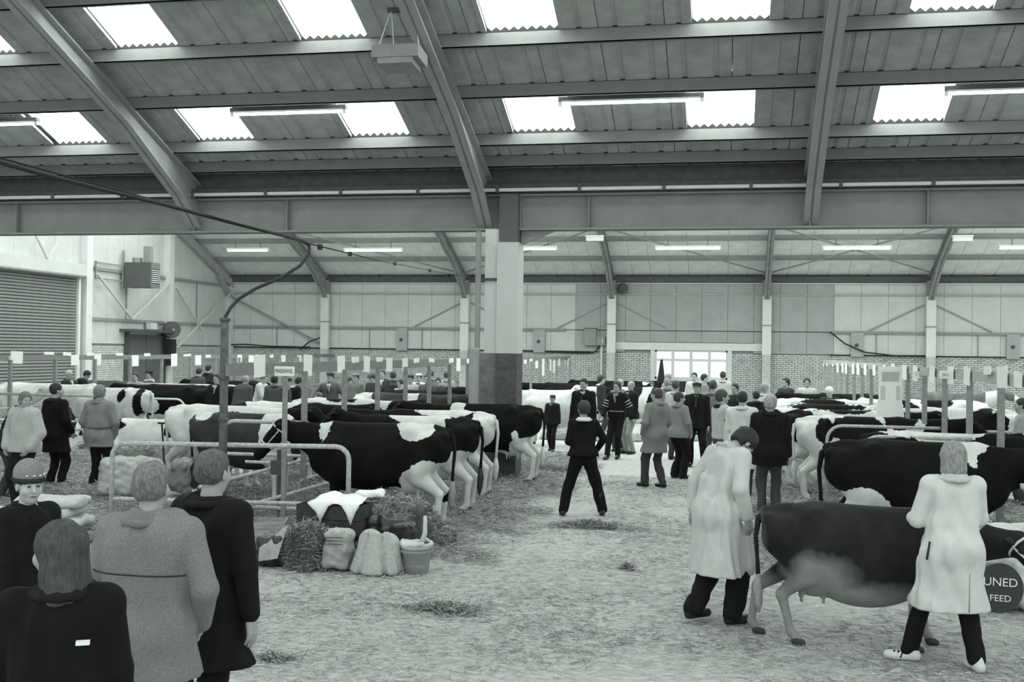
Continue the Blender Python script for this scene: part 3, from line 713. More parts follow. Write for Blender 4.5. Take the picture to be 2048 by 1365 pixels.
    # --- shoes
    for i in (0, 1):
        sx = -1 if i == 0 else 1; fx, fy, fz = feet[i]; sb = Body((.011, .016, .028)[lod]); tz = rotz(math.radians(toe[i])); q = lambda a, b_, c_: (V3(fx, fy, fz) + tz @ V3(a, b_, c_)) * s
        sb.cone(q(0, -.05, .045), q(sx * .012, .15, .035), .042 * s, .036 * s, .02).cone(q(0, -.03, .06), q(0, -.01, .11), .045 * s, .042 * s, .02).ell(q(sx * .012, .11, .035), (.048 * s, .085 * s, .036 * s), .02, R=tz)
        if boots: an = legs[i][2]; kn = legs[i][1]; sb.cone(an, an * .42 + kn * .58, .058 * s, .078 * s, .02)
        sb.cut(2, fz * s + .004, -1); sb.obj('boot' if boots else 'shoe', shoes or (M_boot if boots else M_shoe), o)
    # --- coat / jacket / jumper: one garment with sleeves
    c = Body(vc); pad = {'wool': .022, 'tweed': .024, 'fleece': .055, 'thin': .014}[kind]
    yx = R @ V3(0, 1, 0)
    c.cone(T((-.04 * wd, 0, 1.16)), T((-.055 * wd, 0, 1.36)), (.115 * wd + pad) * s, (.125 * wd + pad) * s, .04, n=yx, sq=.85).cone(T((.04 * wd, 0, 1.16)), T((.055 * wd, 0, 1.36)), (.115 * wd + pad) * s, (.125 * wd + pad) * s, .04, n=yx, sq=.85)
    c.cone(T((0, -.01, 1.40)), T((0, -.005, 1.45)), .10 * s, .066 * s, .03)
    skr = .135 * wd + pad
    zz = hem
    lo_ = T((0, 0, 1.16)); 
    for sx in (-1, 1): c.cone(T((sx * .04, 0, 1.16)), T((sx * .05, 0, .95)), skr * s * .9, (skr + .005) * s * .92, .04, n=yx, sq=.85)
    if hem < .93:
        fl = (.95 - hem) * .10; cl = (V3(feet[0][0] + feet[1][0], feet[0][1] + feet[1][1], 0) * .5) * min(1, (.95 - hem) / .9)
        for sx in (-1, 1): c.cone(up((sx * .05, 0, .95)), up((sx * (.055 + fl * .5), cl[1], hem - .06)), (skr + .005) * s * .92, (skr + fl) * s * .95, .05, n=V3(0, 1, 0), sq=.85)
        for i in (0, 1): c.cone(legs[i][0], legs[i][1], (.128 + baggy * .5) * s, (.112 + baggy) * s, .05)
        c.cone(up((-.05, -.03, .93)), up((.05, -.03, .93)), (.139 + baggy * .5) * s, (.139 + baggy * .5) * s, .07)
    c.noise((.009 if lod < 2 else .006) * fold, 30, int(abs(px)) % 97, .28)
    zcut = hem * s if hem < .95 else (T((0, 0, hem))[2])
    c.cut(2, zcut, -1)
    for i in (0, 1):
        e, t = arms[i]; sa = .042 + pad * .9
        c.cone(T((0, 0, 1.40)), shl[i], .07 * s, (sa + .018) * s, .03); c.cone(shl[i], e, (sa + .014) * s, (sa + .004) * s, .02)
        d = (t - e) / np.linalg.norm(t - e); c.cone(e, t - d * .03 * s, (sa + .004) * s, (sa - .008) * s, .02)
    c.ell(hc((0, 0, -.02)), (.07 * s, .08 * s, .10 * s), .015, sub=True)
    cm = cloth(top, kind if kind in ('tweed', 'fleece') else 'wool'); co = c.obj(ktop, cm, o)
    # collar
    cb = Body((.009, .013, .024)[lod]); ns = []
    for k in range(9):
        a = math.radians(-240 + k * 37.5); ns.append(T((math.cos(a) * .084 * (.5 + .5 * wd), math.sin(a) * .088 - .012, 1.486 + (.014 if math.sin(a) < 0 else -.03))))
    for a_, b_ in zip(ns[:-1], ns[1:]): cb.cone(a_, b_, .018 * s, .018 * s, .01).cone(a_ + V3(a_[0], a_[1], 0) * .30 - V3(0, 0, .026 * s), b_ + V3(b_[0], b_[1], 0) * .30 - V3(0, 0, .026 * s), .020 * s, .020 * s, .01)
    cb.obj('collar', cloth(collar if collar is not None else max(.02, top * .85), kind if kind in ('tweed', 'fleece') and collar is None else 'wool'), co if collar is None else o)
    if shirt is not None:
        sb = Body((.010, .014, .024)[lod]); fr = .10 + pad * .8
        sb.cone(T((-.035, fr - .035, 1.46)), T((0, fr + .02, 1.28)), .034 * s, .014 * s, .01).cone(T((.035, fr - .035, 1.46)), T((0, fr + .02, 1.28)), .034 * s, .014 * s, .01)
        so = sb.obj('shirt_front', cloth(shirt), o)
        if tie is not None:
            tb_ = Body((.010, .013, .022)[lod]); tb_.cone(T((0, fr + .015, 1.44)), T((0, fr + .05, 1.25)), .016 * s, .022 * s, .01); tb_.obj('tie', cloth(tie), so)
    # --- hair / headgear
    if hair != 'bald':
        hb = Body((.008, .012, .022)[lod] * s)
        def he(c_, r, k=.02, sub=False): hb.ell(hc(c_), np.array(r) * s, k, R=RH, sub=sub)
        he((0, -.026, .042), (.084, .101, .092))
        if hair == 'short': he((0, -.045, .0), (.079, .068, .07), .03)
        elif hair == 'balding': he((0, -.05, -.01), (.080, .068, .06), .03); he((0, .02, .12), (.05, .09, .06), .02, True)
        elif hair == 'full': he((0, -.035, .03), (.096, .108, .105), .02); he((0, -.05, -.03), (.085, .072, .08), .03)
        elif hair == 'bob': he((0, -.03, .03), (.098, .106, .10)); he((0, -.045, -.06), (.098, .082, .085), .04); he((0, -.035, -.10), (.094, .075, .06), .03)
        elif hair == 'long': he((0, -.03, .03), (.100, .108, .10)); he((0, -.05, -.08), (.108, .085, .12), .04); he((0, -.06, -.17), (.115, .08, .09), .04)
        he((0, .085, -.055), (.078, .078, .105), .012, True); he((0, .14, .0), (.06, .07, .06), .012, True)
        if hair in ('short', 'full', 'balding'):
            for sx in (-1, 1): he((sx * .088, .005, -.05), (.032, .045, .062), .01, True)
            he((0, -.05, -.115), (.1, .09, .055), .015, True)
        if lod == 0: hb.noise(.003, 120, 3, .25)
        hb.obj('hair', hair_mat(hv), o)
    if cap:
        cb = Body((.008, .012, .022)[lod] * s); ce = lambda c_, r, k=.015, sub=False: cb.ell(hc(c_), np.array(r) * s, k, R=RH, sub=sub)
        if cap[0] == 'flat':
            ce((0, -.01, .085), (.102, .125, .042)); ce((0, .10, .062), (.07, .05, .013), .01); cb.obj('cap', cloth(cap[1], 'tweed'), o)
        elif cap[0] == 'beanie':
            ce((0, -.035, .07), (.097, .112, .108)); ce((0, .09, -.075), (.1, .09, .105), .01, True)
            k_ = cb.obj('knit_cap', cloth(cap[1], 'fleece'), o)
    if abs(((rot + hy + 180) % 360) - 180) > 40:
        for sx in (-1, 1):
            eb_ = Body(.004 * s if lod == 0 else .006); eb_.ell(hc((sx * .031, .087, .004)), np.array((.0115, .010, .0052)) * s, R=RH, k=.001); eb_.obj('eye', M_eye, o)
            eb_ = Body(.004 * s if lod == 0 else .006); eb_.cone(hc((sx * .018, .097, .025)), hc((sx * .046, .085, .027)), .0038 * s, .003 * s, .002); eb_.obj('eyebrow', hair_mat(max(hv, .09)), o)
        if lod == 0:
            eb_ = Body(.004); eb_.cone(hc((-.018, .088, -.064)), hc((.018, .088, -.064)), .005 * s, .005 * s, .002); eb_.obj('lips', M_lip, o)
    inf = dict(o=o, T=T, s=s, hc=hc, up=up, arms=arms, coat=co, shl=shl, legs=legs, x=x, y=y)
    if extra: extra(inf)
    return inf
POCK = dict(lh=(-.21, .13, .93), rh=(.21, .13, .93), lelb=(-1, -.9, 0), relb=(1, -.9, 0))
BACK = dict(lh=(-.06, -.16, .95), rh=(.06, -.16, .95), lelb=(-1, -.4, 0), relb=(1, -.4, 0))
def ribbon(inf, name, pts, r, m, parent=None):
    MB().tube(pts, r, 6).build(name, m, parent or inf['o'], smooth=True)

# ---------------------------------------------------------------- cattle
M_hoof = mat('hoof', .05, .6); M_udder = mat('udder skin', .38, .7, .08, 12); M_nose = mat('muzzle', .08, .5)
M_rope = mat('halter rope', .55, .8)
def cow(label, px=None, py=None, rot=0, sc=1.0, black=.007, white=.56, base=1, patches=(), seed=0, lod=None, pos=None, head=(0, 1.62, 1.30), hdir=(0, .75, -.65), legs=None, zh=1.40, halter=False,
        nose_white=False, legw=.58, spots=0, horn=False, tailw=.3, udder=True, soft=0, name='cow', lie=0.0, belly=0, rough=.75, face=None, group=None, yr=-1.0):
    """local frame: +y is forward, rump at y=-1.0; placed so that the top of the rump is on the ray through (px, py)"""
    a = math.radians(rot)
    if pos is None:
        X_, Y_ = at(px, py, zh * sc - lie); f = (-math.sin(a), math.cos(a)); pos = (X_ - f[0] * yr * sc, Y_ - f[1] * yr * sc)
    dist = math.hypot(*pos); CATTLE.append((pos[0], pos[1], a, sc))
    if lod is None: lod = 0 if dist < 17 else 1 if dist < 25 else 2
    b = Body((.018, .024, .034)[lod] / sc)
    X1 = V3(1, 0, 0)
    b.cone((0, -.45, .98), (0, .40, .92), .40 + belly * .02, .38, .08, n=X1, sq=.86)                     # barrel
    b.ell((0, .0, .84 - belly * .03), (.35, .62, .34 + belly * .03), .08)
    b.cone((0, -.80, 1.245), (0, .55, 1.27), .145, .13, .08); b.cone((0, -.78, 1.28), (0, -1.0, 1.30), .10, .055, .06)                          # topline
    b.cone((-.19, -.52, 1.285), (.19, -.52, 1.285), .10, .10, .07)                   # hooks
    b.cone((-.13, -.965, 1.235), (.13, -.965, 1.235), .075, .075, .05)                     # pins
    b.cone((0, -.80, 1.06), (0, -.50, 1.05), .235, .32, .08, n=X1, sq=.95)
    b.cone((0, .50, 1.02), (0, .66, .98), .31, .25, .08, n=X1, sq=.8)
    b.cone((0, .60, .78), (0, .74, .84), .17, .14, .08)                              # brisket
    hl = legs or ((0, 0), (0, 0), (0, 0), (0, 0))                                    # (forward shift, lift) hind L, hind R, fore L, fore R
    foot = []
    if not lie:
        for i, sx in ((0, -1), (1, 1)):
            df, dl = hl[i]
            b.cone((sx * .15, -.82, 1.12), (sx * .20, -.66, .84), .185, .155, .06); b.cone((sx * .20, -.60, .84), (sx * .20, -.66 + df * .3, .70), .15, .115, .06)
            hk = (sx * .18, -.93 + df * .6, .50 + dl * .5); fet = (sx * .18, -.90 + df, .13 + dl); ft = (sx * .18, -.84 + df, .055 + dl)
            b.cone((sx * .20, -.66 + df * .3, .72), hk, .115, .058, .04); b.cone(hk, fet, .052, .040, .03); b.cone(fet, ft, .045, .05, .02); foot.append(ft)
        for i, sx in ((2, -1), (3, 1)):
            df, dl = hl[i]
            b.cone((sx * .18, .52, 1.05), (sx * .19, .44, .74), .17, .115, .06); kn = (sx * .17, .50 + df * .55, .42 + dl); fet = (sx * .17, .50 + df, .13 + dl); ft = (sx * .17, .55 + df, .055 + dl)
            b.cone((sx * .19, .46, .76), kn, .10, .056, .04); b.cone(kn, fet, .05, .040, .03); b.cone(fet, ft, .045, .05, .02); foot.append(ft)
        if udder:
            b.ell((0, -.50, .66), (.20, .27, .20), .05)
            for sx in (-1, 1):
                for dy in (-.13, .08): b.cone((sx * .1, -.5 + dy, .52), (sx * .11, -.5 + dy, .42), .026, .018, .02)
    else:
        for sx in (-1, 1): b.cone((sx * .3, -.7, .9), (sx * .38, -.3, .62), .17, .09, .07); b.cone((sx * .3, .5, .75), (sx * .32, .75, .6), .11, .07, .05)
        b.cut(2, lie + .004, -1)
    hx = np.array(head, float); d = np.array(hdir, float); d /= np.linalg.norm(d)
    nb_ = V3(0, .66, 1.12); mid = (nb_ * .5 + hx * .5) + V3(0, .0, .0)
    sdv = np.cross(d, V3(0, 0, 1)); sdv /= np.linalg.norm(sdv); upv = np.cross(sdv, d)
    b.cone(nb_ + V3(0, -.08, .02), mid, .25, .165, .07, n=X1, sq=.7); b.cone(mid, hx, .165, .115, .06, n=sdv, sq=.75); b.cone(nb_ + V3(0, 0, -.2), hx - upv * .06, .13, .07, .06, n=X1, sq=.5)
    b.cone(hx, hx + d * .22, .118, .105, .04, n=sdv, sq=.95); b.cone(hx + d * .18, hx + d * .46, .100, .070, .04, n=sdv, sq=.95); b.ell(hx + d * .47, (.075, .075, .065), .03)
    b.cone(hx - sdv * .09 + upv * .02 + d * .1, hx + sdv * .09 + upv * .02 + d * .1, .045, .045, .03)
    P, Q = b.solve()
    # patch field (positive = dark)
    rs = np.random.default_rng(seed); nz = 0
    for o_ in range(6):
        k = rs.normal(size=3); k /= np.linalg.norm(k); nz = nz + np.sin(P @ k * (7 + 5 * o_) + rs.uniform(0, 6.3)) / (1 + .7 * o_)
    fld = np.full(len(P), .5 if base else -.5)
    L_ = list(patches)
    for _ in range(spots):
        L_.append((rs.choice([-1, 1]), rs.uniform(-.9, .9), rs.uniform(.8, 1.4), rs.uniform(.12, .35), rs.uniform(.12, .28), rs.integers(0, 2) if 0 else (0 if base else 1)))
    for q in L_:
        sd_, y0, z0, ry, rz, dk = q[:6]
        v = 1 - np.sqrt(((P[:, 1] - y0) / ry) ** 2 + ((P[:, 2] - z0) / rz) ** 2) + nz * .10
        v = v * min(ry, rz) * 3
        if sd_: v = np.where(P[:, 0] * sd_ > -.02, v, -1)
        fld = np.maximum(fld, v) if dk else np.minimum(fld, -v)
    if legw:
        v = (P[:, 2] - legw) * 3 + nz * .12; fld = np.minimum(fld, v)
    hr_ = P - hx; ta = hr_ @ d
    if nose_white: fld = np.where(np.linalg.norm(hr_ - np.outer(ta, d), axis=1) < .16, np.minimum(fld, np.where((ta > .1) & (np.abs(hr_ @ sdv) < .05), -.5, .5)), fld)
    if face is not None: fld = np.where((ta > -.05) & (np.linalg.norm(hr_ - np.outer(np.clip(ta, 0, .5), d), axis=1) < .2), face, fld)
    ud = (P[:, 2] < .70) & (np.abs(P[:, 1] + .5) < .26) & (np.abs(P[:, 0]) < .16)
    if udder: fld = np.where(ud, -1., fld)
    fld = np.clip(fld, -.6, .6)
    me = np_mesh(name, P * sc, Q); at_ = me.attributes.new('patch', 'FLOAT', 'POINT'); at_.data.foreach_set('value', fld.astype(np.float32))
    o = link(name, me, coat_mat(f'hide_{black}_{white}_{rough}_{soft}', black, white, rough, soft), None, (pos[0], pos[1], -lie), a, label, 'cow', group)
    Z = lambda p: [q_ * sc for q_ in p]
    dark_head = fld[np.argmin(np.linalg.norm(P - (hx + d * .1), axis=1))] > 0
    hm = mat(f'ear_{black if dark_head else white}', black if dark_head else white, .8)
    for ft in foot:
        hb = Body(.014 if lod == 0 else .02); hb.cone((ft[0] - .018, ft[1] - .01, ft[2] - .01), (ft[0] - .018, ft[1] + .06, ft[2] - .035), .045, .03, .01).cone((ft[0] + .018, ft[1] - .01, ft[2] - .01), (ft[0] + .018, ft[1] + .06, ft[2] - .035), .045, .03, .01)
        hb.cut(2, ft[2] - .053, -1); Ph, Qh = hb.solve(); link('hoof', np_mesh('hoof', Ph * sc, Qh), M_hoof, o)
    for sx in (-1, 1):
        eb_ = Body(.014 if lod < 2 else .02); b0 = hx + sdv * sx * .10 + upv * .045; e1 = b0 + sdv * sx * .13 - d * .03; eb_.cone(b0, b0 * .5 + e1 * .5, .022, .046, .01, n=upv, sq=.6).cone(b0 * .5 + e1 * .5, e1, .046, .015, .01, n=upv, sq=.6)
        Ph, Qh = eb_.solve(); link('ear', np_mesh('ear', Ph * sc, Qh), hm, o)
        if horn:
            MB().tube([Z(hx + sdv * sx * .08 + upv * .07), Z(hx + sdv * sx * .2 + upv * .12), Z(hx + sdv * sx * .24 + upv * .22)], [.022 * sc, .017 * sc, .006], 8).build('horn', M_hoof, o, smooth=True)
        if lod < 2:
            eb_ = Body(.01); eb_.ell(hx + d * .17 + sdv * sx * .088 + upv * .02, (.018, .018, .016), .002); Ph, Qh = eb_.solve(); link('eye', np_mesh('eye', Ph * sc, Qh), M_eye, o)
    if not lie:
        tl = [(0, -.97, 1.30), (0, -1.06, 1.24), (0, -1.09, 1.05), (0, -1.07, .80), (0, -1.06, .62)]
        tb = MB().tube([Z(p) for p in tl], [.04 * sc, .034 * sc, .024 * sc, .02 * sc, .025 * sc], 8); tt = tb.build('tail', mat(f'ear_{black if fld[np.argmin(np.linalg.norm(P - V3(0, -1, 1.2), axis=1))] > 0 else white}', black if fld[np.argmin(np.linalg.norm(P - V3(0, -1, 1.2), axis=1))] > 0 else white, .8), o, smooth=True)
        MB().tube([Z((0, -1.06, .66)), Z((0, -1.065, .52)), Z((0, -1.05, .36)), Z((0, -1.05, .26))], [.024 * sc, .05 * sc, .04 * sc, .01], 8).build('tail_switch', mat(f'switch_{tailw}', tailw, .9, .3, 30), tt, smooth=True)
    if halter:
        hp = MB()
        for t_, r_ in ((.30, .098), (.03, .135)):
            c_ = hx + d * t_; pts = [Z(c_ + (sdv * math.cos(u) + upv * math.sin(u)) * r_) for u in np.linspace(0, 2 * PI, 13)]; hp.tube(pts, .011, 5, caps=False)
        hp.tube([Z(hx + d * .03 + sdv * .13), Z(hx + d * .30 + sdv * .095)], .010, 5).tube([Z(hx + d * .03 - sdv * .13), Z(hx + d * .30 - sdv * .095)], .010, 5)
        hp.build('halter', M_rope, o, smooth=True)
    return dict(o=o, hx=hx * sc, d=d, pos=pos, a=a, sc=sc)
# ---------------------------------------------------------------- cattle in their rows
RL, RM, RR = -15.7, -5.95, 3.05
# right of the middle rail, heads to the left
cow('mostly black cow with a white hip patch, standing behind the tubular gate', pos=(-4.62, 13.9), rot=92, patches=((-1, -.60, 1.36, .24, .17, 0), (-1, .66, 1.42, .09, .26, 0), (-1, -.76, .64, .36, .30, 0), (1, -.70, .64, .3, .24, 0)), seed=1, legw=.40, halter=True, tailw=.25, head=(0, 1.30, 1.30), hdir=(-.12, .62, -.75))
cow('black and white cow with a white back, second in the middle row', pos=(-4.62, 15.6), rot=90, patches=((0, -.15, 1.45, .62, .16, 0), (-1, -.45, 1.3, .16, .2, 0), (0, -.7, .6, .4, .32, 0)), seed=2, legw=.55, tailw=.04, head=(0, 1.15, 1.36))
cow('black cow with a tall white rump and long white hind legs, third in middle row', pos=(-4.72, 17.15), rot=90, patches=((0, -.92, 1.05, .26, .75, 0), (-1, -.3, 1.4, .5, .1, 0)), seed=6, legw=.6, tailw=.5)
cow('glossy black cow with a white slash on the shoulder, fourth in the middle row', pos=(-4.35, 19.5), rot=88, patches=((-1, .52, 1.3, .13, .5, 0), (-1, -.62, .86, .06, .08, 0), (0, -.8, .6, .3, .22, 0)), seed=7, legw=.5, tailw=.5)
cow('big cream coloured cow with no markings, behind the boy in the dark cap', pos=(-4.3, 27.0), rot=86, base=0, white=.60, seed=8, legw=0, belly=1)
cow('white cow with two square black patches, standing behind the bald man', pos=(-2.6, 30.6), rot=88, base=0, patches=((-1, -.62, 1.05, .22, .34, 1), (-1, -.05, 1.3, .2, .25, 1), (-1, .7, 1.2, .3, .3, 1)), seed=9, legw=0)
cow('black cow seen between the crowd and the brick wall, right of the white pipe', pos=(-3.6, 36.5), rot=84, base=1, seed=31, legw=.5, patches=((0, -.9, 1.4, .1, .1, 0),))
cow('dark cow standing far off just right of the brick-footed column', pos=(-4.9, 33.2), rot=86, base=1, seed=10, legw=.5)
# left of the middle rail, heads to the right
cow('shaggy dark grey cow with a white band round the shoulders, behind the galvanised pole', pos=(-7.25, 15.8), rot=-93, sc=.97, black=.035, patches=((0, .52, 1.0, .24, 1.3, 0), (1, -.82, 1.40, .17, .12, 0)), seed=12, legw=.22, tailw=.3, head=(0, 1.08, .98), hdir=(0, .4, -.9), yr=-.98)
cow('cow with a white and black back behind the shaggy dark grey one', pos=(-7.75, 18.4), rot=-92, base=1, patches=((0, -.3, 1.42, .5, .2, 0),), seed=13, legw=.6)
cow('white cow with small dark spots on its back, beside the sign post', pos=(-7.4, 20.2), rot=-92, base=0, patches=((1, -.1, 1.4, .2, .07, 1), (1, .2, 1.38, .12, .05, 1), (1, .5, 1.0, .4, .3, 1), (0, 1.5, 1.2, .5, .4, 1)), seed=14, legw=0)
cow('white backed cow with a black face, second beside the sign post', pos=(-8.3, 17.0), rot=-93, base=0, patches=((1, .35, 1.02, .45, .25, 1), (0, 1.55, 1.2, .5, .45, 1)), seed=15, legw=0, face=.5)
cow('grey brown cow with a white rump, in the pen left of the brick-footed column', pos=(-7.2, 23.3), rot=-92, black=.045, base=1, patches=((1, -.8, 1.15, .25, .4, 0), (1, .35, 1.2, .16, .5, 0)), seed=16, legw=.5)
cow('black cow with its head down, left of the brick-footed column', pos=(-7.2, 25.2), rot=-92, base=1, seed=17, legw=.5, head=(0, 1.5, 1.1))
cow('dark cow farthest along the pen left of the brick-footed column', pos=(-8.2, 28.4), rot=-92, base=1, seed=18, legw=.5)
# right of the left rail and beyond it
cow('speckled pale cow standing side-on behind the man in the belted parka', pos=(-14.0, 22.8), rot=92, base=0, white=.5, patches=((-1, -.45, 1.25, .09, .14, 1), (-1, .15, 1.2, .12, .1, 1), (-1, -.02, 1.1, .05, .06, 1), (-1, -.85, 1.1, .1, .35, 1)), seed=20, legw=0, horn=False)
cow('white cow with black blotches lying on the straw, left of the shaggy dark grey cow', pos=at(300, 925, 0), rot=-80, lie=.52, base=0, patches=((1, .5, 1.2, .14, .14, 1), (1, 1.5, 1.1, .12, .12, 1), (1, -.6, 1.3, .2, .1, 1)), seed=21, legw=0, udder=False, head=(0, 1.3, 1.08), hdir=(.3, .75, -.35))
cow('pale backed cow at the far left behind the curly-haired woman', pos=(-17.1, 24.5), rot=-90, base=0, seed=22, legw=0, patches=((-1, .6, 1.0, .5, .4, 1),))
cow('dark brown cow behind the man in the black overcoat on the left', pos=(-17.2, 27.4), rot=-90, base=1, black=.07, seed=23, legw=.3)
cow('black and white cow in the far left pens behind the white tubular rail', pos=(-13.8, 25.4), rot=90, base=1, spots=5, seed=24, legw=.6)
cow('black cow resting in the far left pens in front of the dark doors', pos=(-14.0, 29.4), rot=90, base=1, spots=4, seed=25, legw=.6)
# left of the right rail, heads to the right
cow('very large black cow with a white shoulder mark, nearest in the right-hand row', pos=(2.14, 12.95), rot=-92, sc=1.02, belly=1, patches=((1, .52, 1.42, .20, .13, 0), (1, .48, 1.28, .06, .12, 0), (1, -.72, .62, .38, .26, 0), (1, .28, .62, .18, .26, 0)), seed=26, legw=.42, halter=True, tailw=.4, head=(-.1, 1.5, 1.22), hdir=(.15, .8, -.55))
cow('black cow with a broad white saddle behind the very large black cow', pos=(2.75, 14.9), rot=-92, base=1, patches=((0, .0, 1.5, .55, .22, 0), (0, -.6, 1.45, .3, .1, 0)), seed=27, legw=.55)
cow('white cow with black saddle patches and swollen udder behind the black-coated man', pos=(2.12, 18.3), rot=-90, base=0, patches=((1, -.62, 1.18, .13, .20, 1), (0, -.05, 1.22, .42, .24, 1), (1, -.42, .88, .07, .09, 1), (0, .55, 1.4, .3, .2, 1), (0, 1.4, 1.2, .6, .4, 1)), seed=28, legw=0, tailw=.5)
cow('white cow with a black hindquarter, third from the front of the right-hand row', pos=(1.98, 20.3), rot=-90, base=0, patches=((1, -.75, 1.1, .32, .3, 1), (0, .1, 1.45, .55, .12, 1), (0, 1.4, 1.2, .5, .4, 1)), seed=29, legw=0)
cow('white backed cow with black streaks, fourth from the front of the right-hand row', pos=(1.95, 22.5), rot=-90, base=0, patches=((1, -.1, 1.35, .7, .08, 1), (0, 1.4, 1.2, .5, .4, 1)), seed=30, legw=0)
cow('white backed cow at the far end of the right-hand row under the two watching heads', pos=(1.95, 25.0), rot=-90, base=0, patches=((1, .1, 1.3, .6, .1, 1),), seed=33, legw=0)
# right of the right rail, heads to the left
cow('white cow with large black saddle blotches at the right edge', pos=(4.35, 22.0), rot=90, base=0, patches=((-1, -.35, 1.02, .42, .34, 1), (-1, .45, 1.15, .2, .2, 1), (-1, .9, .9, .3, .2, 1)), seed=34, legw=0, tailw=.03)
cow('white cow with one round black spot, behind the right-hand show cards', pos=(4.6, 25.8), rot=90, base=0, patches=((-1, .72, 1.12, .26, .24, 1), (-1, .0, 1.35, .35, .12, 1), (-1, .2, .75, .5, .25, 1)), seed=35, legw=0)
cow('roan cow with a white patched face against the brick wall', pos=(5.8, 31), rot=-90, base=1, black=.11, patches=((0, 1.1, 1.2, .22, .5, 0), (0, 1.75, 1.2, .14, .3, 0)), seed=36, legw=.6, head=(0, 1.35, 1.42), hdir=(.3, .8, -.4))
cow('black cow behind the tall white notice', pos=(2.9, 28.6), rot=88, base=1, seed=37, legw=.6)
cow('black cow with a roped head at the right edge behind the woman\'s hair', pos=(5.0, 16.2), rot=92, base=1, seed=38, legw=.5, halter=True, head=(.1, 1.35, 1.2), hdir=(.1, .75, -.6), patches=((-1, .95, 1.15, .06, .2, 0),))
# led cow in front
jersey = cow('brown dairy cow with a pale belly and legs, led by the woman in white', 1530, 1004, -90, sc=.82, black=.020, white=.24, belly=2, patches=((0, -.46, .64, .26, .24, 0), (0, -1.22, .7, .11, .5, 0), (0, .1, .44, .5, .12, 0)), seed=40, legw=.56, soft=1, tailw=.30, legs=((-.22, 0), (.16, 0), (.1, 0), (-.1, 0)),
             head=(.22, 1.38, 1.12), hdir=(.55, .55, -.62), halter=True, rough=.6)

# ---------------------------------------------------------------- people
def stripes_f3(i):      # stitched yoke line, sleeve seams and patch of the grey jacket
    T = i['T']; s = i['s']
    pts = [T((k / 10 * .245, -.178 + abs(k / 10) ** 3 * .075, 1.235 - .003 * k / 10)) for k in range(-10, 11)]
    ribbon(i, 'yoke_seam', pts, .0045, mat('dark seam', .035, .9), i['coat'])
def stripes_f1(i):
    for k in range(9):
        a = math.radians(60 + k * 26); c = i['hc']; r = .104
        MB().bar(c((math.cos(a) * r * .93, math.sin(a) * r * 1.1 - .03, .075)), c((math.cos(a + .16) * r * .93, math.sin(a + .1) * r * 1.1 - .03, .077)), .007, .007).build('knit_stitch', M_paper, i['o'])
    b = Body(.009); c = i['hc']
    for k in range(12):
        a0, a1 = math.radians(k * 30), math.radians(k * 30 + 30); b.cone(c((math.cos(a0) * .090, math.sin(a0) * .108 - .03, .035)), c((math.cos(a1) * .090, math.sin(a1) * .108 - .03, .035)), .017, .017, .008)
    b.obj('cap_band', cloth(.03, 'fleece'), i['o'])
def badge(i):
    p = i['T']((.10, -.155, 1.30)); MB().box(p[0] - .025, p[0] + .025, p[1] - .03, p[1] + .0, p[2] - .007, p[2] + .007).build('coat_tag', M_paper, i['coat'])
DK = .016
person(58, 935, 1.62, -108, 'youth in a striped knit cap and dark jacket looking towards the camera', top=DK, pants=.012, hem=.88, hair='short', hv=.06, hy=-20, hp=4, cap=('beanie', .22), skin=SKIN2, lh=(-.27, .02, .78), rh=(.25, .10, .80), extra=stripes_f1, w=.97)
person(128, 1050, 1.68, 28, 'woman with blown dark hair in a black coat at the bottom left corner', top=.012, pants=.012, hem=.45, hair='long', hv=.05, hy=48, lh=(-.2, .25, .95), extra=badge, w=1.05, pos=(at(125, 1050, 1.68)))
person(300, 930, 1.79, 2, 'grey-haired man seen from behind in a mid-grey wool jacket with a stitched yoke', top=.205, pants=.012, hem=.70, kind='tweed', hair='short', hv=.17, extra=stripes_f3, w=1.2, pos=at(303, 930, 1.79), **POCK)
person(425, 905, 1.81, -14, 'man in a long black overcoat walking beside the grey-jacketed man', top=.014, pants=.012, hem=.60, hair='short', hv=.10, lh=(-.24, .12, .86), rh=(.30, -.02, .85), relb=(1, -.7, 0), lf=(-.1, .2, 0), rf=(.1, -.25, 0), w=1.12)
person(50, 786, 1.68, 172, 'curly-haired woman in a puffy pale fleece jacket with hands in pockets', top=.40, pants=.02, hem=.86, kind='fleece', hair='full', hv=.14, hy=60, w=1.05, **POCK)
person(103, 768, 1.74, -10, 'man in a black overcoat with his back turned, beside the woman in pale fleece', top=.011, pants=.014, hem=.62, hair='short', hv=.02, hy=-30, w=1.0, pos=at(112, 768, 1.74), lh=(-.2, .1, .9), rh=(.22, .15, .95))
person(200, 772, 1.72, 4, 'man in a pale belted parka seen from behind, left of the gate', top=.21, pants=.014, hem=.74, kind='wool', hair='full', hv=.2, w=1.12, pos=at(200, 772, 1.72), extra=lambda i: ribbon(i, 'belt', [i['T']((math.cos(a) * .215, math.sin(a) * .168, 1.06)) for a in np.linspace(PI, 2 * PI, 12)], .016, cloth(.1), i['coat']), **POCK)
person(16, 782, 1.66, -20, 'dark clothed person stooping at the far left edge', top=.02, lean=25, hair='short', hv=.02)
person(138, 741, 1.74, -100, 'pale-haired man in an open dark jacket by the roller shutter', top=.03, shirt=.5, hair='short', hv=.45)
person(166, 739, 1.76, -70, 'dark-haired man looking down in a black jacket by the roller shutter', top=.02, hair='short', hv=.02, hp=35)
person(271, 746, 1.66, 180, 'person in a patterned light top standing before the dark doors', top=.28, kind='tweed', hair='short', hv=.04)
person(299, 742, 1.68, 150, 'person in a pale jacket and dark cap before the dark doors', top=.42, cap=('flat', .03), hv=.03)
person(392, 736, 1.74, -10, 'left of two men with dark backs beside the galvanised pole', top=.06, hair='short', hv=.03, lean=12)
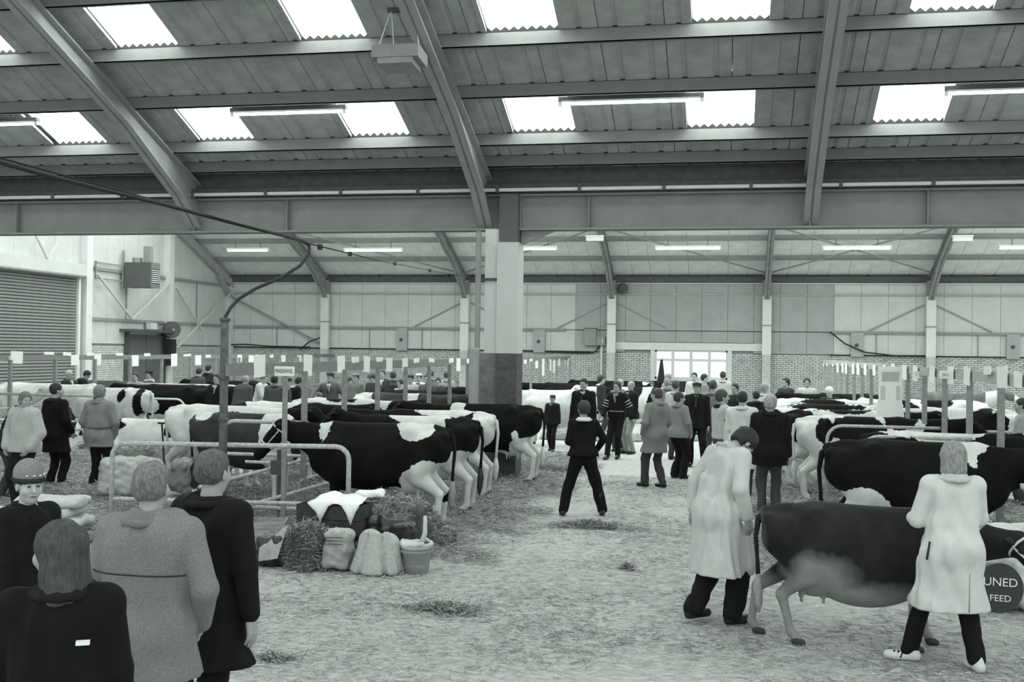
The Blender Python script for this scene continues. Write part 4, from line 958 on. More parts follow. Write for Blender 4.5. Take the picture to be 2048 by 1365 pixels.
person(417, 731, 1.78, -20, 'right of two men with dark backs beside the galvanised pole', top=.03, hair='short', hv=.02)
person(434, 749, 1.72, 175, 'man in a dark suit and tie facing the camera, left of the galvanised pole', top=.02, pants=.02, shirt=.5, tie=.05, hair='short', hv=.02)
person(481, 750, 1.70, -15, 'broad man in a brown-grey tweed jacket seen from behind, right of the pole', top=.075, kind='tweed', hair='short', hv=.3, w=1.25, lean=16)
person(516, 747, 1.70, -95, 'thin person in a white coat leaning in to tend a cow', top=.5, hair='short', hv=.12, lean=14, lh=(-.1, .45, 1.0), rh=(.1, .45, 1.0))
person(549, 752, 1.68, 20, 'dark-haired man in a tweed jacket left of the sign post', top=.09, kind='tweed', hair='full', hv=.02)
person(573, 757, 1.66, -60, 'man in a flat cap just behind the sign post', top=.06, cap=('flat', .04), hv=.1)
person(592, 753, 1.70, -55, 'dark-haired man in a black coat with a wide pale collar, head bowed', top=.02, collar=.45, hair='full', hv=.02, hp=30, w=1.1)
person(611, 750, 1.72, 120, 'woman with light hair behind the man with the pale collar', top=.2, kind='tweed', hair='bob', hv=.28)
person(636, 786, 1.38, 150, 'child in a speckled grey jumper behind the white cows', top=.1, kind='tweed', hair='full', hv=.1)
person(661, 746, 1.77, 180, 'man in a flat cap, tweed suit and tie facing the camera with arms spread', top=.10, kind='tweed', shirt=.55, tie=.04, cap=('flat', .05), lh=(-.45, .15, 1.0), rh=(.45, .15, 1.0), w=1.1)
person(727, 752, 1.64, 62, 'man in a tweed jacket bending forwards over the rail', top=.12, kind='tweed', cap=('flat', .06), lean=52, lh=(-.15, .7, .8), rh=(.15, .7, .8), pos=at(722, 745, 1.58))
person(712, 748, 1.70, 170, 'man in a tweed cap behind the bending man', top=.15, cap=('flat', .2))
person(747, 747, 1.72, 160, 'man in a flat cap looking down, right of the bending man', top=.05, cap=('flat', .07), hp=20)
person(765, 741, 1.76, 180, 'man in a dark jacket and pale shirt in the middle of the crowd', top=.05, shirt=.5, hv=.05)
person(786, 744, 1.72, 30, 'man in a grey-brown jacket turned away in the crowd', top=.09, hair='full', hv=.04)
person(801, 760, 1.55, 150, 'dark-haired boy in a light top behind the grey brown cow', top=.35, hair='full', hv=.03)
person(821, 750, 1.70, 180, 'man in a dark cap and pale coat left of the man in white', top=.4, cap=('flat', .06))
person(838, 748, 1.72, 175, 'man in a white cap and white coat with a dark tie', top=.55, shirt=.05, cap=('flat', .6))
person(855, 750, 1.70, 170, 'dark-haired person right of the man in the white cap', top=.09, hair='full', hv=.03)
person(876, 757, 1.62, 190, 'young person with short dark hair in a dark top near the column', top=.04, hair='short', hv=.02)
person(893, 744, 1.74, 10, 'person in a pale grey jacket with dark hair close to the back wall', top=.30, hair='short', hv=.05, pos=at(893, 744, 1.74))
person(862, 742, 1.74, 30, 'person in grey half hidden behind a post near the back wall', top=.18, hair='short', hv=.05)
# centre
person(1101, 793, 1.33, 170, 'boy in a dark cap and dark jacket walking past the cream cow', top=.022, pants=.016, shirt=.4, cap=('flat', .03), ground=(1104, 903), lf=(-.08, .12, 0), rf=(.08, -.12, 0), child=True)
person(1168, 758, 1.80, 168, 'tall man in a black overcoat, shirt and tie, left of the striped jumper', top=.016, pants=.02, hem=.60, shirt=.5, tie=.03, hair='short', hv=.02, w=1.1)
person(1162, 806, 1.66, 10, 'person all in black with a white collar and rubber boots striding across the straw', top=.010, pants=.010, hem=.92, collar=.6, hair='full', hv=.03, ground=(1165, 1033), lf=(-.30, .0, 0), rf=(.30, .10, 0), lh=(-.10, .22, 1.10), rh=(.20, .20, .98), relb=(1, -.3, -.2), kind='thin', hy=20, baggy=.012, boots=True)
def f_jump(i):
    m = cloth(.45)
    for k in range(3):
        for j in (0, 1):
            e, t = i['arms'][j]; sh_ = i['shl'][j]; p = sh_ + (e - sh_) * (.45 + .22 * k); d = (e - sh_) / np.linalg.norm(e - sh_); n1 = np.cross(d, V3(0, 1, 0)); n1 /= np.linalg.norm(n1); n2 = np.cross(d, n1)
            ribbon(i, 'sleeve_stripe', [p + (n1 * math.cos(a) + n2 * math.sin(a)) * .074 * i['s'] for a in np.linspace(0, 2 * PI, 13)], .011, m, i['coat'])
    ribbon(i, 'chest_stripe', [i['T']((math.cos(a) * .19, math.sin(a) * .15, 1.08)) for a in np.linspace(.3, PI - .3, 9)], .014, cloth(.22), i['coat'])
person(1228, 766, 1.72, 168, 'young man in a dark jumper with striped sleeves walking towards the camera', top=.018, pants=.016, hem=.93, shirt=.25, hair='full', hv=.04, lf=(-.06, .05, 0), rf=(.12, .30, 0), lh=(-.30, .1, .95), rh=(.24, .25, .95), ground=(1232, 918), extra=f_jump)
person(1262, 763, 1.70, 130, 'bald man in a dark jacket and pale trousers', top=.02, pants=.28, hem=.84, shirt=.5, hair='balding', hv=.25, hy=25, w=1.15)
person(1240, 760, 1.72, 170, 'person with pale hair just behind the striped jumper', top=.16, hair='short', hv=.35)
person(1203, 751, 1.72, -80, 'dark-haired woman at the back wall beside the white conduit', top=.03, collar=.5, hair='full', hv=.04)
person(1311, 779, 1.75, 48, 'man in a grey tweed overcoat with hands in pockets, standing alone', top=.19, pants=.045, hem=.62, kind='tweed', hair='balding', hv=.05, hy=12, w=1.08, ground=(1312, 976), lf=(-.10, .18, 0), rf=(.1, -.06, 0), **POCK)
person(1357, 788, 1.63, -42, 'woman in a crumpled grey jacket and flared black trousers', top=.22, pants=.012, hem=.84, hair='full', hv=.03, hy=-25, w=1.0, ground=(1356, 958), flare=.02, **POCK)
person(1352, 762, 1.76, -20, 'person in a pale coat directly behind the woman in the grey jacket', top=.5, hair='short', hv=.06, hem=.7)
person(1334, 758, 1.72, 10, 'grey-haired person in a dark grey coat between the tweed overcoat and the pale coat', top=.16, hair='short', hv=.22)
person(1397, 766, 1.76, 175, 'man in a flat cap and dark suit facing the camera in the central crowd', top=.018, pants=.014, shirt=.5, tie=.05, cap=('flat', .03), hem=.80, w=1.15, ground=(1392, 934), lf=(-.2, .15, 0), rf=(.12, 0, 0))
person(1423, 769, 1.80, -8, 'tall man in a light grey jacket with a grey cap of hair, seen from behind', top=.24, pants=.10, hem=.88, kind='wool', hair='short', hv=.07, ground=(1424, 930), w=1.05)
def f_band(i):
    m = mat('black band', .015)
    for j in (0, 1):
        e, t = i['arms'][j]; sh_ = i['shl'][j]; p = sh_ + (e - sh_) * .55; d = (e - sh_) / np.linalg.norm(e - sh_); n1 = np.cross(d, V3(0, 1, 0)); n1 /= np.linalg.norm(n1); n2 = np.cross(d, n1)
        ribbon(i, 'arm_stripe', [p + (n1 * math.cos(a) + n2 * math.sin(a)) * .078 * i['s'] for a in np.linspace(0, 2 * PI, 13)], .009, m, i['coat'])
person(1444, 781, 1.76, -62, 'young man in a pale bomber jacket with black arm stripes, facing right', top=.42, pants=.08, hem=.93, collar=.02, hair='full', hv=.05, hy=-20, w=1.05, lh=(-.1, .28, .98), rh=(.22, .22, .95), extra=f_band)
person(1485, 784, 1.76, -4, 'man in a white coat seen from behind, left of the dark duffel coat', top=.55, pants=.04, hem=.5, hair='short', hv=.02, w=1.1)
person(1541, 791, 1.78, 6, 'grey-haired man in a thick black coat seen from behind', top=.013, pants=.055, hem=.74, kind='wool', hair='full', hv=.33, hy=-25, w=1.22, lh=(-.30, .0, .80), rh=(.28, .02, .80))
person(1446, 744, 1.84, -6, 'tall person in a pale coat at the window, back turned', top=.40, hair='short', hv=.03)
person(1389, 746, 1.80, 170, 'man in a checked pale shirt before the window', top=.45, kind='tweed', hair='short', hv=.03)
person(1409, 749, 1.80, -95, 'dark-haired man in profile before the window', top=.2, hair='short', hv=.02)
person(1336, 748, 1.78, 60, 'fair-haired person before the window', top=.25, hair='short', hv=.25)
person(1470, 768, 1.72, 150, 'dark-clad person half hidden right of the window', top=.03, hair='short', hv=.03)
person(1472, 789, 1.45, -20, 'small dark-haired child half hidden beside the white-coated man', top=.04, hair='short', hv=.02)
person(1512, 783, 1.55, 30, 'stooping dark-coated person at the brick wall corner', top=.018, hair='short', hv=.02)
person(1530, 768, 1.70, -60, 'fair-haired woman in white beside the cows', top=.5, hair='full', hv=.25)
person(1572, 757, 1.76, 140, 'left of two dark-haired people looking over the cow backs', top=.04, hair='full', hv=.02, pos=at(1572, 757, 1.76))
person(1614, 757, 1.76, 175, 'right of two people looking over the cow backs, in a pale top', top=.45, hair='full', hv=.04)
person(1664, 771, 1.68, 160, 'white-haired man in a dark jacket bending behind the right-hand rail', top=.03, hair='full', hv=.6, lean=20, shirt=.5)
person(2044, 798, 1.72, 80, 'person in a light coat at the right edge behind the spotted cow', top=.33, hair='short', hv=.03)
# two handlers in white coats
W1 = at(1432, 1246, 0)
person(1460, 855, 1.84, -48, 'man in a long white coat with his head bowed, walking behind the brown cow', top=.52, pants=.016, hem=.42, hair='full', hv=.02, hp=52, hy=-10, lean=13, w=1.05, pos=W1, lh=(-.34, .02, .90), rh=(.26, .10, .90), lelb=(-1, -.5, 0), lf=(-.10, -.16, .03), rf=(.12, .08, 0), baggy=.02, fold=1.4)
def f_trainer(i):
    tz = rotz(math.radians(70))
    for k in range(3):
        a_ = V3(-.27, .18, 0) + tz @ V3(-.052, .06 + k * .032, .03); b_ = V3(-.27, .18, 0) + tz @ V3(-.030, .04 + k * .032, .078); MB().bar(a_ * i['s'], b_ * i['s'], .013, .013).build('shoe_stripe', M_black, i['o'])
    for sx in (1,): ribbon(i, 'coat_vent', [i['up']((.06, -.232, .78)), i['up']((.055, -.243, .49))], .005, mat('seam grey', .3), i['coat'])
    ribbon(i, 'pocket_slit', [i['T']((-.205, -.125, 1.0)), i['up']((-.225, -.12, .86))], .008, mat('dark seam', .035, .9), i['coat'])
person(1938, 889, 1.73, 6, 'woman with a grey bob in a white coat, leading the brown cow', top=.58, pants=.013, hem=.45, hair='bob', hv=.27, pos=at(1902, 1338, 0), lh=(-.22, .30, 1.12), rh=(.24, .34, 1.02), lelb=(-.45, -.7, -1), relb=(.45, -.7, -1), lf=(-.27, .18, 0), rf=(.17, -.06, 0), shoes=M_trainer, extra=f_trainer, w=1.02, toe=(70, 10), fold=1.3)
# ---------------------------------------------------------------- show rails: posts, tubes and a board with cards along each row of heads
M_post = mat('grey post', .25, .7, .2, 15); M_board = mat('show board', .22, .85, .12, 8); M_boardp = mat('pale show board', .42, .85, .12, 8)
def show_rail(X, y0, y1, zb, hb, lab, n0, skip=(), m=None, rails=(.95, .50), r_m=None):
    t = empty('show_rail', (X, 0, 0), label=lab, cat='rail')
    k = 0; y = y0
    while y <= y1:
        if k not in skip: MB().box(-.035, .035, y - .035, y + .035, 0, zb + .02).build('post', M_post, t)
        y += 1.65; k += 1
    for z in rails: MB().tube([(0, y0 - .1, z), (0, y1, z)], .024, 8).build('tube_rail', r_m or M_galv, t)
    MB().box(-.05, -.03, y0 - n0, y1, zb, zb + hb).build('board', m or M_board, t)
    return t
show_rail(-15.7, 19.95, 42, 2.0, .125, 'long grey show board on posts along the left row of cattle', .3)
show_rail(RM, 14.7, 41.5, 2.03, .15, 'dark show board on posts along the middle row of cattle', 2.4)
show_rail(RR, 13.28, 37, 2.08, .135, 'pale show board on posts along the right-hand row of cattle', 2.0, m=M_boardp)
def card(X, y, z, w, h, lab, grp, tilt=0.0):
    o = MB().box(-.004, .004, -w / 2, w / 2, -h / 2, h / 2).build('show_card', M_paper, label=lab, cat='card', group=grp)
    o.location = (X - (.075 if X > 0 else .022), y, z); o.rotation_euler = (tilt, 0, 0); return o
ORD = 'first second third fourth fifth sixth seventh eighth ninth tenth eleventh twelfth'.split()
def cards(X, lst, lab, grp):
    rnd = random.Random(int(X * 10))
    for px, pw, yt, yb in lst:          # pixel centre, width, top and bottom of each card as hung on the board's plane
        _, y, zt = xyz_x(px, yt, X); _, _, z2 = xyz_x(px, yb, X); _, ya, _ = xyz_x(px - pw / 2, yt, X); _, yb_, _ = xyz_x(px + pw / 2, yt, X)
        k = sorted(q[0] for q in lst).index(px); n = len(lst)
        card(X - .01 * rnd.random(), y, (zt + z2) / 2, min(.45, abs(yb_ - ya)), zt - z2, (ORD[k] + ' ' + lab + ', counted from its left end') if k < n / 2 else (ORD[n - 1 - k] + ' ' + lab + ', counted from its right end'), grp, rnd.uniform(-.05, .05))
cards(-15.7, [(36, 24, 703, 728), (100, 20, 704, 710), (152, 16, 710, 731), (197, 14, 709, 731), (136, 16, 705, 712), (183, 14, 706, 712), (241, 14, 706, 712), (272, 14, 711, 733), (296, 12, 707, 713), (350, 12, 708, 733), (398, 12, 711, 731), (418, 10, 710, 716), (481, 9, 710, 725), (504, 10, 711, 725), (516, 8, 710, 716), (545, 7, 710, 716), (376, 20, 709, 713), (568, 9, 711, 724), (600, 9, 711, 723)],
      'small white exhibit card on the left-hand show board', 'white cards on the left show board')
cards(RM, [(523, 22, 711, 755), (620, 17, 710, 752), (686, 15, 712, 746), (737, 12, 713, 745), (782, 12, 716, 743), (813, 11, 717, 743), (714, 14, 714, 726), (762, 12, 715, 724), (836, 11, 717, 726), (866, 11, 717, 725), (905, 9, 717, 726), (919, 8, 717, 743), (940, 8, 718, 727), (1042, 6, 719, 742), (1052, 6, 720, 728), (1064, 6, 718, 739), (1075, 5, 722, 737), (1088, 7, 718, 752), (1102, 6, 719, 742), (1110, 5, 720, 746), (1120, 5, 718, 732), (1129, 5, 720, 735), (1139, 5, 717, 732)],
      'white exhibit card hanging on the middle show board', 'white cards on the middle show board')
cards(RR, [(1652, 3, 728, 733), (1659, 3, 728, 733), (1671, 3, 729, 733), (1681, 6, 727, 746), (1692, 5, 727, 746), (1699, 5, 728, 748), (1713, 6, 728, 749), (1723, 6, 728, 750), (1738, 7, 729, 751), (1757, 8, 730, 752), (1777, 5, 730, 742), (1795, 8, 729, 762), (1819, 9, 731, 760), (1841, 9, 732, 762), (1876, 10, 733, 766), (1913, 11, 734, 769), (1947, 12, 735, 771), (1990, 14, 733, 750), (2019, 24, 733, 777), (2052, 16, 745, 775)],
      'white exhibit card hanging on the right-hand show board', 'white cards on the right show board')
# big white notice with faint drawing, and framed signs
x, y, z = xyz_x(1781, 740, RR - .25); x2, y2, z2 = xyz_x(1781, 832, RR - .25)
nb = empty('notice', (RR - .25, y, 0), label='tall white notice sheet hanging in front of the right-hand show board', cat='notice')
nb.rotation_euler = (0, 0, .12)
MB().box(-.20, .20, -.008, .008, 1.52, 2.19).build('sheet', M_paper, nb); MB().add([(-.25, -.01, 1.18), (.27, -.01, 1.18), (.20, -.01, 1.6), (-.22, -.01, 1.6), (-.25, .006, 1.18), (.27, .006, 1.18), (.2, .006, 1.6), (-.22, .006, 1.6)], [(0, 1, 2, 3), (7, 6, 5, 4), (0, 4, 5, 1), (2, 6, 7, 3), (1, 5, 6, 2), (0, 3, 7, 4)]).build('lower_sheet', M_paper, nb)
MB().box(-.15, .15, -.012, -.008, 1.93, 2.10).build('heading_panel', mat('grey print', .45), nb); MB().box(-.17, -.09, -.012, -.008, 1.6, 1.85).box(.10, .17, -.012, -.008, 1.6, 1.85).build('printed_panel', mat('pale print', .55), nb)
def sign(px, py, X, w, h, lab, body=None, rz=0.0, m=None):
    x, y, z = xyz_x(px, py, X) ; t = empty('sign', (x, y, z), rz, label=lab, cat='sign')
    MB().box(-w / 2, w / 2, -.01, .01, -h / 2, h / 2).build('board', m or M_paper, t)
    if body: text('lettering', body, h * .62, (0, -.012, 0), (PI / 2, 0, 0), M_black, t, .001).scale = (.62, 1, 1)
    return t
s_ = sign(569, 743, -5.66, .27, .125, 'small white sign board with hand lettering on a post in the middle row', 'MAESNWEL')
MB().box(-.03, .03, .012, .05, -1.95, -.06).build('sign_post', M_post, s_)
for q, (px, tx) in enumerate(((1833, '1'), (1890, '201'))):
    x, y, z = xyz_x(px, 750, RR - .13); t = empty('sign', (x, y, z), .15, label=('small framed sign between two cards on the right show board', 'wider framed sign with faint lettering on the right show board')[q], cat='sign')
    w_ = (.09, .15)[q]; MB().box(-w_ / 2, w_ / 2, -.01, .01, -.055, .055).build('board', M_paper, t); MB().bar((w_ / 2, 0, -.04), (w_ / 2, 0, .04), .012).build('clip', M_black, t)
    text('lettering', tx, .06, (0, -.012, 0), (PI / 2, 0, 0), M_steel, t, .001)
sign(940, 746, -6.0, .20, .12, 'white sign plate on a post just left of the brick-footed column')
sign(8, 720, -15.85, .3, .16, 'white lettered sign at the left end of the left show board', 'AYRES')
# ---- tubular steel: stall dividers (a bent tube out from the rail and down to the straw)
def divider(X, Y, dx, z, lab, r=.024, low=.55, m=None, a=0):
    t = empty('stall_divider', (X, Y, 0), a, label=lab, cat='divider'); s = 1 if dx > 0 else -1; R_ = .22
    pts = [(0, 0, z)] + [(dx - s * R_, 0, z)] + [(dx - s * R_ + s * R_ * math.sin(u), 0, z - R_ + R_ * math.cos(u)) for u in np.linspace(.3, PI / 2, 5)] + [(dx, 0, 0)]
    MB().tube(pts, r, 8).build('bent_tube', m or M_galv, t, smooth=True); MB().tube([(0, 0, low), (dx, 0, low)], r * .85, 8).build('lower_tube', m or M_galv, t); return t
divider(RM, 14.85, -1.35, 1.30, 'bent tube stall divider left of the white-patched black cow\'s head', low=.82, r=.03)
divider(RM, 21.7, -1.3, 1.2, 'bent tube stall divider beside the grey brown cow')
divider(-15.7, 21.2, 2.6, 1.28, 'bent tube divider beside the man in the belted parka', r=.03)
divider(-15.7, 24.1, 2.9, 1.1, 'white tube divider in front of the dark doors', m=M_white)
divider(-15.7, 26.7, 3.1, 1.35, 'upper white tube divider left of the galvanised pole', m=M_white)
divider(-15.7, 18.9, 2.4, .9, 'low tube divider behind the man in the black overcoat', m=M_white)
divider(RR, 14.75, -1.35, 1.34, 'tube stall divider behind the very large black cow')
divider(RR, 16.9, -1.6, 1.33, 'tube stall divider over the white cow with saddle patches')
divider(RR, 19.2, 2.1, 1.15, 'bent tube divider in front of the spotted cow at the right')
divider(RR, 17.1, 3.4, 1.05, 'straight tube divider crossing the right-hand pens')
divider(RR, 12.4, 3.2, 1.02, 'thick tube rail at the right edge beside the woman\'s hair', r=.035)
# ---- the tubular gate and pole in front of the middle row
Zg = 12.9
gl = at(225, 887, 1.15); gr_ = at(698, 896, 1.14)
gt = empty('tubular_gate', (0, 0, 0), label='bent tubular gate with rounded corners behind the grey-jacketed man', cat='gate')
A_ = Vector((gl[0], gl[1], 0)); B_ = Vector((gr_[0], gr_[1], 0)); U_ = (B_ - A_).normalized(); R_ = .17
pts = [A_ + Vector((0, 0, 0))] + [A_ + U_ * (R_ - R_ * math.cos(u)) + Vector((0, 0, 1.15 - R_ + R_ * math.sin(u))) for u in np.linspace(0, PI / 2, 6)]
pts += [B_ - U_ * (R_ - R_ * math.cos(u)) + Vector((0, 0, 1.15 - R_ + R_ * math.sin(u))) for u in np.linspace(PI / 2, 0, 6)] + [B_ + Vector((0, 0, 0))]
MB().tube(pts, .032, 10).build('frame_tube', M_galv, gt, smooth=True)
MB().tube([A_ + Vector((0, 0, .45)), B_ + Vector((0, 0, .42))], .026, 8).build('bottom_tube', M_galv, gt)
pp = at(450, 640, 2.72)
pl = empty('pole', (pp[0], pp[1], 0), label='tall galvanised pole standing at the tubular gate', cat='pole')
MB().tube([(0, 0, 0), (0, 0, 2.72)], .052, 14).build('shaft', mat('weathered pole', .10, .6, .4, 12), pl, smooth=True)
for z in (2.70, 1.98, 1.47): MB().lathe([(.056, 0), (.066, .01), (.066, .035), (.056, .045)], (0, 0, z), 14).build('collar', M_dark, pl)
# pen corner: post with clamps and slanting tubes
cpx = at(557, 985, .35)
pn = empty('pen_corner', (cpx[0], cpx[1], 0), label='dark clamp post with slanting pen tubes below the black cow\'s head', cat='pen corner')
MB().tube([(0, 0, 0), (0, 0, .95)], .03, 10).build('post', M_dark, pn); MB().box(-.1, .1, -.06, .06, .60, .80).build('clamp', M_dark, pn); MB().tube([(-.02, 0, .62), (.02, 0, .62)], .05, 8).build('clamp_bolt', M_galv, pn)
MB().tube([(-.75, -.9, .50), (.55, .9, .86)], .026, 8).build('upper_tube', M_galv, pn); MB().tube([(-.5, -1.0, .14), (.8, .75, .52)], .026, 8).build('lower_tube', M_galv, pn); MB().tube([(-.8, -.3, .17), (1.0, -.2, .16)], .028, 8).build('ground_tube', M_galv, pn)
MB().tube([(-.6, .2, .74), (.75, .4, .70)], .022, 8).build('cross_tube', M_galv, pn)
# hanging cable: main wire with the hose leaving it and curving down to the pole
def P(px, py, t):
    r = ray(px, py); k = t / math.hypot(r[0], r[1]); return (r[0] * k, r[1] * k, CAM_H + r[2] * k)
hose = empty('water_hose', (0, 0, 0), label='dark hose looping from the overhead wire down to the galvanised pole', cat='hose')
hp = [P(-60, 308, 10.5), P(60, 342, 11), P(200, 378, 12), P(330, 410, 13), P(460, 445, 14.2), P(560, 470, 15), P(605, 482, 15.4), P(619, 492, 15.4), P(618, 508, 15.3), P(600, 532, 15.1), P(560, 557, 14.8), P(510, 578, 14.5), P(478, 598, 14.3), P(460, 617, 14.2), (pp[0], pp[1], 2.74)]
MB().tube(hp, .022, 8).build('hose_run', M_black, hose, smooth=True)
MB().tube([P(-60, 300, 10.5), P(300, 398, 13), P(619, 488, 15.4), P(760, 522, 22), P(880, 545, 33), P(928, 553, 42)], .010, 6).build('support_wire', M_black, hose, smooth=True)
for k in ((640, 493), (700, 507), (790, 527), (860, 541)): p = P(k[0], k[1], 15.5 + (k[0] - 619) * .06); MB().box(p[0] - .03, p[0] + .03, p[1] - .03, p[1] + .03, p[2] - .05, p[2] + .03).build('wire_clip', M_black, hose)
# cables looping on the back wall
for L_, lab in (([(600, 700), (618, 684), (640, 676), (648, 690)], 'loose black cable looping beside the second far column'), ([(1660, 664), (1690, 688), (1730, 705), (1790, 712), (1850, 712)], 'thick black cable sagging across the right pale wall panels'), ([(455, 690), (490, 689), (540, 693), (620, 695)], 'black cable along the brick top at the left corner')):
    MB().tube([xyz_y(a, b, D - .3) for a, b in L_], .03, 6).build('wall_cable', M_black, label=lab, cat='cable')
# round lamp on the back wall
x, y, z = xyz_y(1246, 578, D - .3); o = MB().lathe([(.05, 0), (.2, .02), (.22, .08), (.16, .13), (.03, .15)], (0, 0, 0), 16).build('wall_alarm', M_dark, label='small round dark alarm bell under the eaves above the window bay', cat='bell'); o.location = (x, y, z); o.rotation_euler = (PI / 2, 0, 0)

# ---------------------------------------------------------------- straw and props
M_st1 = mat('pale straw', .52, .8); M_st2 = mat('dark straw', .16, .85); M_st3 = mat('mid straw', .33, .85)
def strands(name, X, Y, Z, ln, wd, m, parent=None, tilt=.25, seed=0, **kw):
    g = np.random.default_rng(seed); n = len(X); a = g.uniform(0, PI, n); L_ = g.uniform(ln[0], ln[1], n) / 2; t = g.normal(0, tilt, n)
    d = np.stack([np.cos(a) * np.cos(t), np.sin(a) * np.cos(t), np.sin(t)], 1); s = np.stack([-np.sin(a), np.cos(a), g.normal(0, .5, n)], 1) * (wd / 2)
    c = np.stack([X, Y, Z + np.abs(np.sin(t)) * L_], 1); bow = np.stack([-np.sin(a), np.cos(a), np.abs(g.normal(0, .4, n))], 1) * (g.normal(0, .12, n) * L_)[:, None]
    p0 = c - d * L_[:, None]; p1 = c + bow; p2 = c + d * L_[:, None]
    V = np.stack([p0 - s, p0 + s, p1 + s, p1 - s, p2 + s, p2 - s], 1).reshape(-1, 3); b = (np.arange(n) * 6)[:, None]
    Q = np.concatenate([b + np.array([0, 1, 2, 3]), b + np.array([3, 2, 4, 5])]); return link(name, np_mesh(name, V, Q, False), m, parent, **kw)
def scatter(n, x0, x1, y0, y1, seed): g = np.random.default_rng(seed); return g.uniform(x0, x1, n), g.uniform(y0, y1, n), g
def clump(X, Y, sc=.9, seed=0):                 # patchiness 0..1
    g = np.random.default_rng(seed); v = 0
    for k in range(7): th = g.uniform(0, PI); f = sc * (1 + k * .7); v = v + np.sin((X * np.cos(th) + Y * 1.4 * np.sin(th)) * f + g.uniform(0, 6.3)) / (1 + .35 * k)
    return v
FL = bpy.data.objects['floor']
for i, (m, n, th) in enumerate(((M_st1, 60000, -1.2), (M_st2, 40000, .4), (M_st3, 50000, -.3))):
    X, Y, g = scatter(n * 2, -9, 6.5, 7.0, 21, 50 + i); keep = (clump(X, Y, .9, 5 + i % 2) + g.normal(0, .6, n * 2) > th) & (np.abs(X + .12 * Y) < 1.0 + Y * .62); X, Y = X[keep][:n], Y[keep][:n]
    strands('loose_straw', X, Y, .004 + g.uniform(0, .012, len(X)), (.03, .12), .0042, m, None, .07, 60 + i, kind='stuff', label=('pale', 'dark', 'mid toned')[i] + ' loose straw strewn over the floor', cat='straw')
for i, m in enumerate((M_st2, M_st3)):          # deeper litter under the cattle rows
    XX = []; YY = []
    for x0, x1, y0, y1, n in ((-9, -2.5, 11.8, 25, 40000), (-.3, 4.6, 12.0, 26, 30000), (-15, -8.8, 14, 25, 22000)):
        X, Y, g = scatter(n, x0, x1, y0, y1, 80 + i); k_ = (np.minimum(np.minimum(X - x0, x1 - X), np.minimum(Y - y0, y1 - Y)) / .9 + g.normal(0, .25, n) + .3 * clump(X, Y, 1.6, 8)) > .35; XX.append(X[k_]); YY.append(Y[k_])
    X = np.concatenate(XX); Y = np.concatenate(YY); g = np.random.default_rng(9 + i)
    strands('bedding_straw', X, Y, .01 + g.uniform(0, .05, len(X)) + .03 * (clump(X, Y, 2.2, 3) > 1), (.05, .19), .006, m, None, .20, 90 + i, kind='stuff', label=('dark', 'mid toned')[i] + ' straw bedding under the cattle rows', cat='straw')
def heap(px, py, rx, ry, h, lab, n=4000, shade=.24, wd=.009, seed=0, pos=None, name='straw_heap', rot=0, z=0.0):
    x, y = pos or at(px, py, 0); g = np.random.default_rng(seed + 5)
    if h < .1:
        r_ = np.abs(g.normal(0, .45, n)); a = g.uniform(0, 2 * PI, n); r_ = r_ * (1 + .35 * np.sin(a * 3 + seed) + .2 * np.sin(a * 7)); X = np.cos(a) * r_ * rx; Y = np.sin(a) * r_ * ry; Z = .006 + g.uniform(0, h, n) * np.exp(-r_ ** 2 * 2); o = None
        for j, (m, sl) in enumerate(((M_st2, slice(0, n // 2)), (M_st3, slice(n // 2, n * 3 // 4)), (M_st1, slice(n * 3 // 4, n)))):
            q = strands(name if o is None else 'straw_strands', X[sl], Y[sl], Z[sl], (.04, .15), wd * .55, m, o, .22, seed + j, kind='stuff')
            if o is None: o = q; o.location = (x, y, z); o['label'] = lab; o['category'] = 'straw'
        return o
    b = Body(max(.03, h * .08))
    b.ell((0, 0, 0), (rx, ry, h), .05)
    for k in range(7): b.ell((g.uniform(-.7, .7) * rx, g.uniform(-.7, .7) * ry, h * .15), (rx * .38, ry * .38, h * g.uniform(.5, .85)), .1)
    b.noise(h * .06, 14, seed, 1.0); b.cut(2, .003, -1); P_, Q_ = b.solve(); o = link(name, np_mesh(name, P_, Q_), mat(f'straw_mass_{shade}', shade, .95, .45, 30, 1.0, 80), None, (x, y, z), rot, lab, 'straw')
    i = g.integers(0, len(P_), n); q = P_[i] * 1.02
    for j, (m, sl) in enumerate(((M_st1, slice(0, n // 4)), (M_st2, slice(n // 4, n * 5 // 8)), (M_st3, slice(n * 5 // 8, n)))):
        if shade < .15 and j == 0: m = M_st3
        strands('straw_strands', q[sl, 0], q[sl, 1], q[sl, 2], (.04, .15), wd * .6, m, o, .28, seed + j, kind='stuff')
    return o
heap(755, 1085, .95, .36, .54, 'big heap of hay behind the crate, bags and bucket', 16000, .38, pos=(on_y(757, 12.95), 12.95), seed=1)
heap(620, 1135, .30, .26, .44, 'dark tuft of hay leaning on the left of the printed paper bag', 7000, .10, seed=2)
heap(1180, 1055, .75, .35, .07, 'flat litter of straw at the striding person\'s feet', 4500, .36, seed=3)
heap(1255, 1140, .14, .1, .05, 'small dark wisp of straw on the open floor', 300, .2, seed=4)
heap(895, 1222, .42, .24, .05, 'dark flattened wisp of hay near the middle of the floor', 2500, .26, seed=5)
heap(1190, 880, 1.4, .6, .22, 'low straw bank behind the striding person', 3000, .3, seed=6)
heap(1050, 935, 1.1, .6, .22, 'low straw bank at the heels of the glossy black cow', 3500, .28, seed=7)
heap(320, 905, 1.0, .5, .42, 'mound of straw between the belted parka and the shaggy grey cow', 4000, .24, seed=8, pos=at(320, 935, 0))
heap(560, 985, 1.2, .5, .16, 'bedding straw under the pen corner tubes', 3500, .2, seed=9, pos=at(540, 1000, 0))
heap(180, 985, .9, .5, .12, 'thin straw litter beside the stacked sacks', 2500, .3, seed=10)
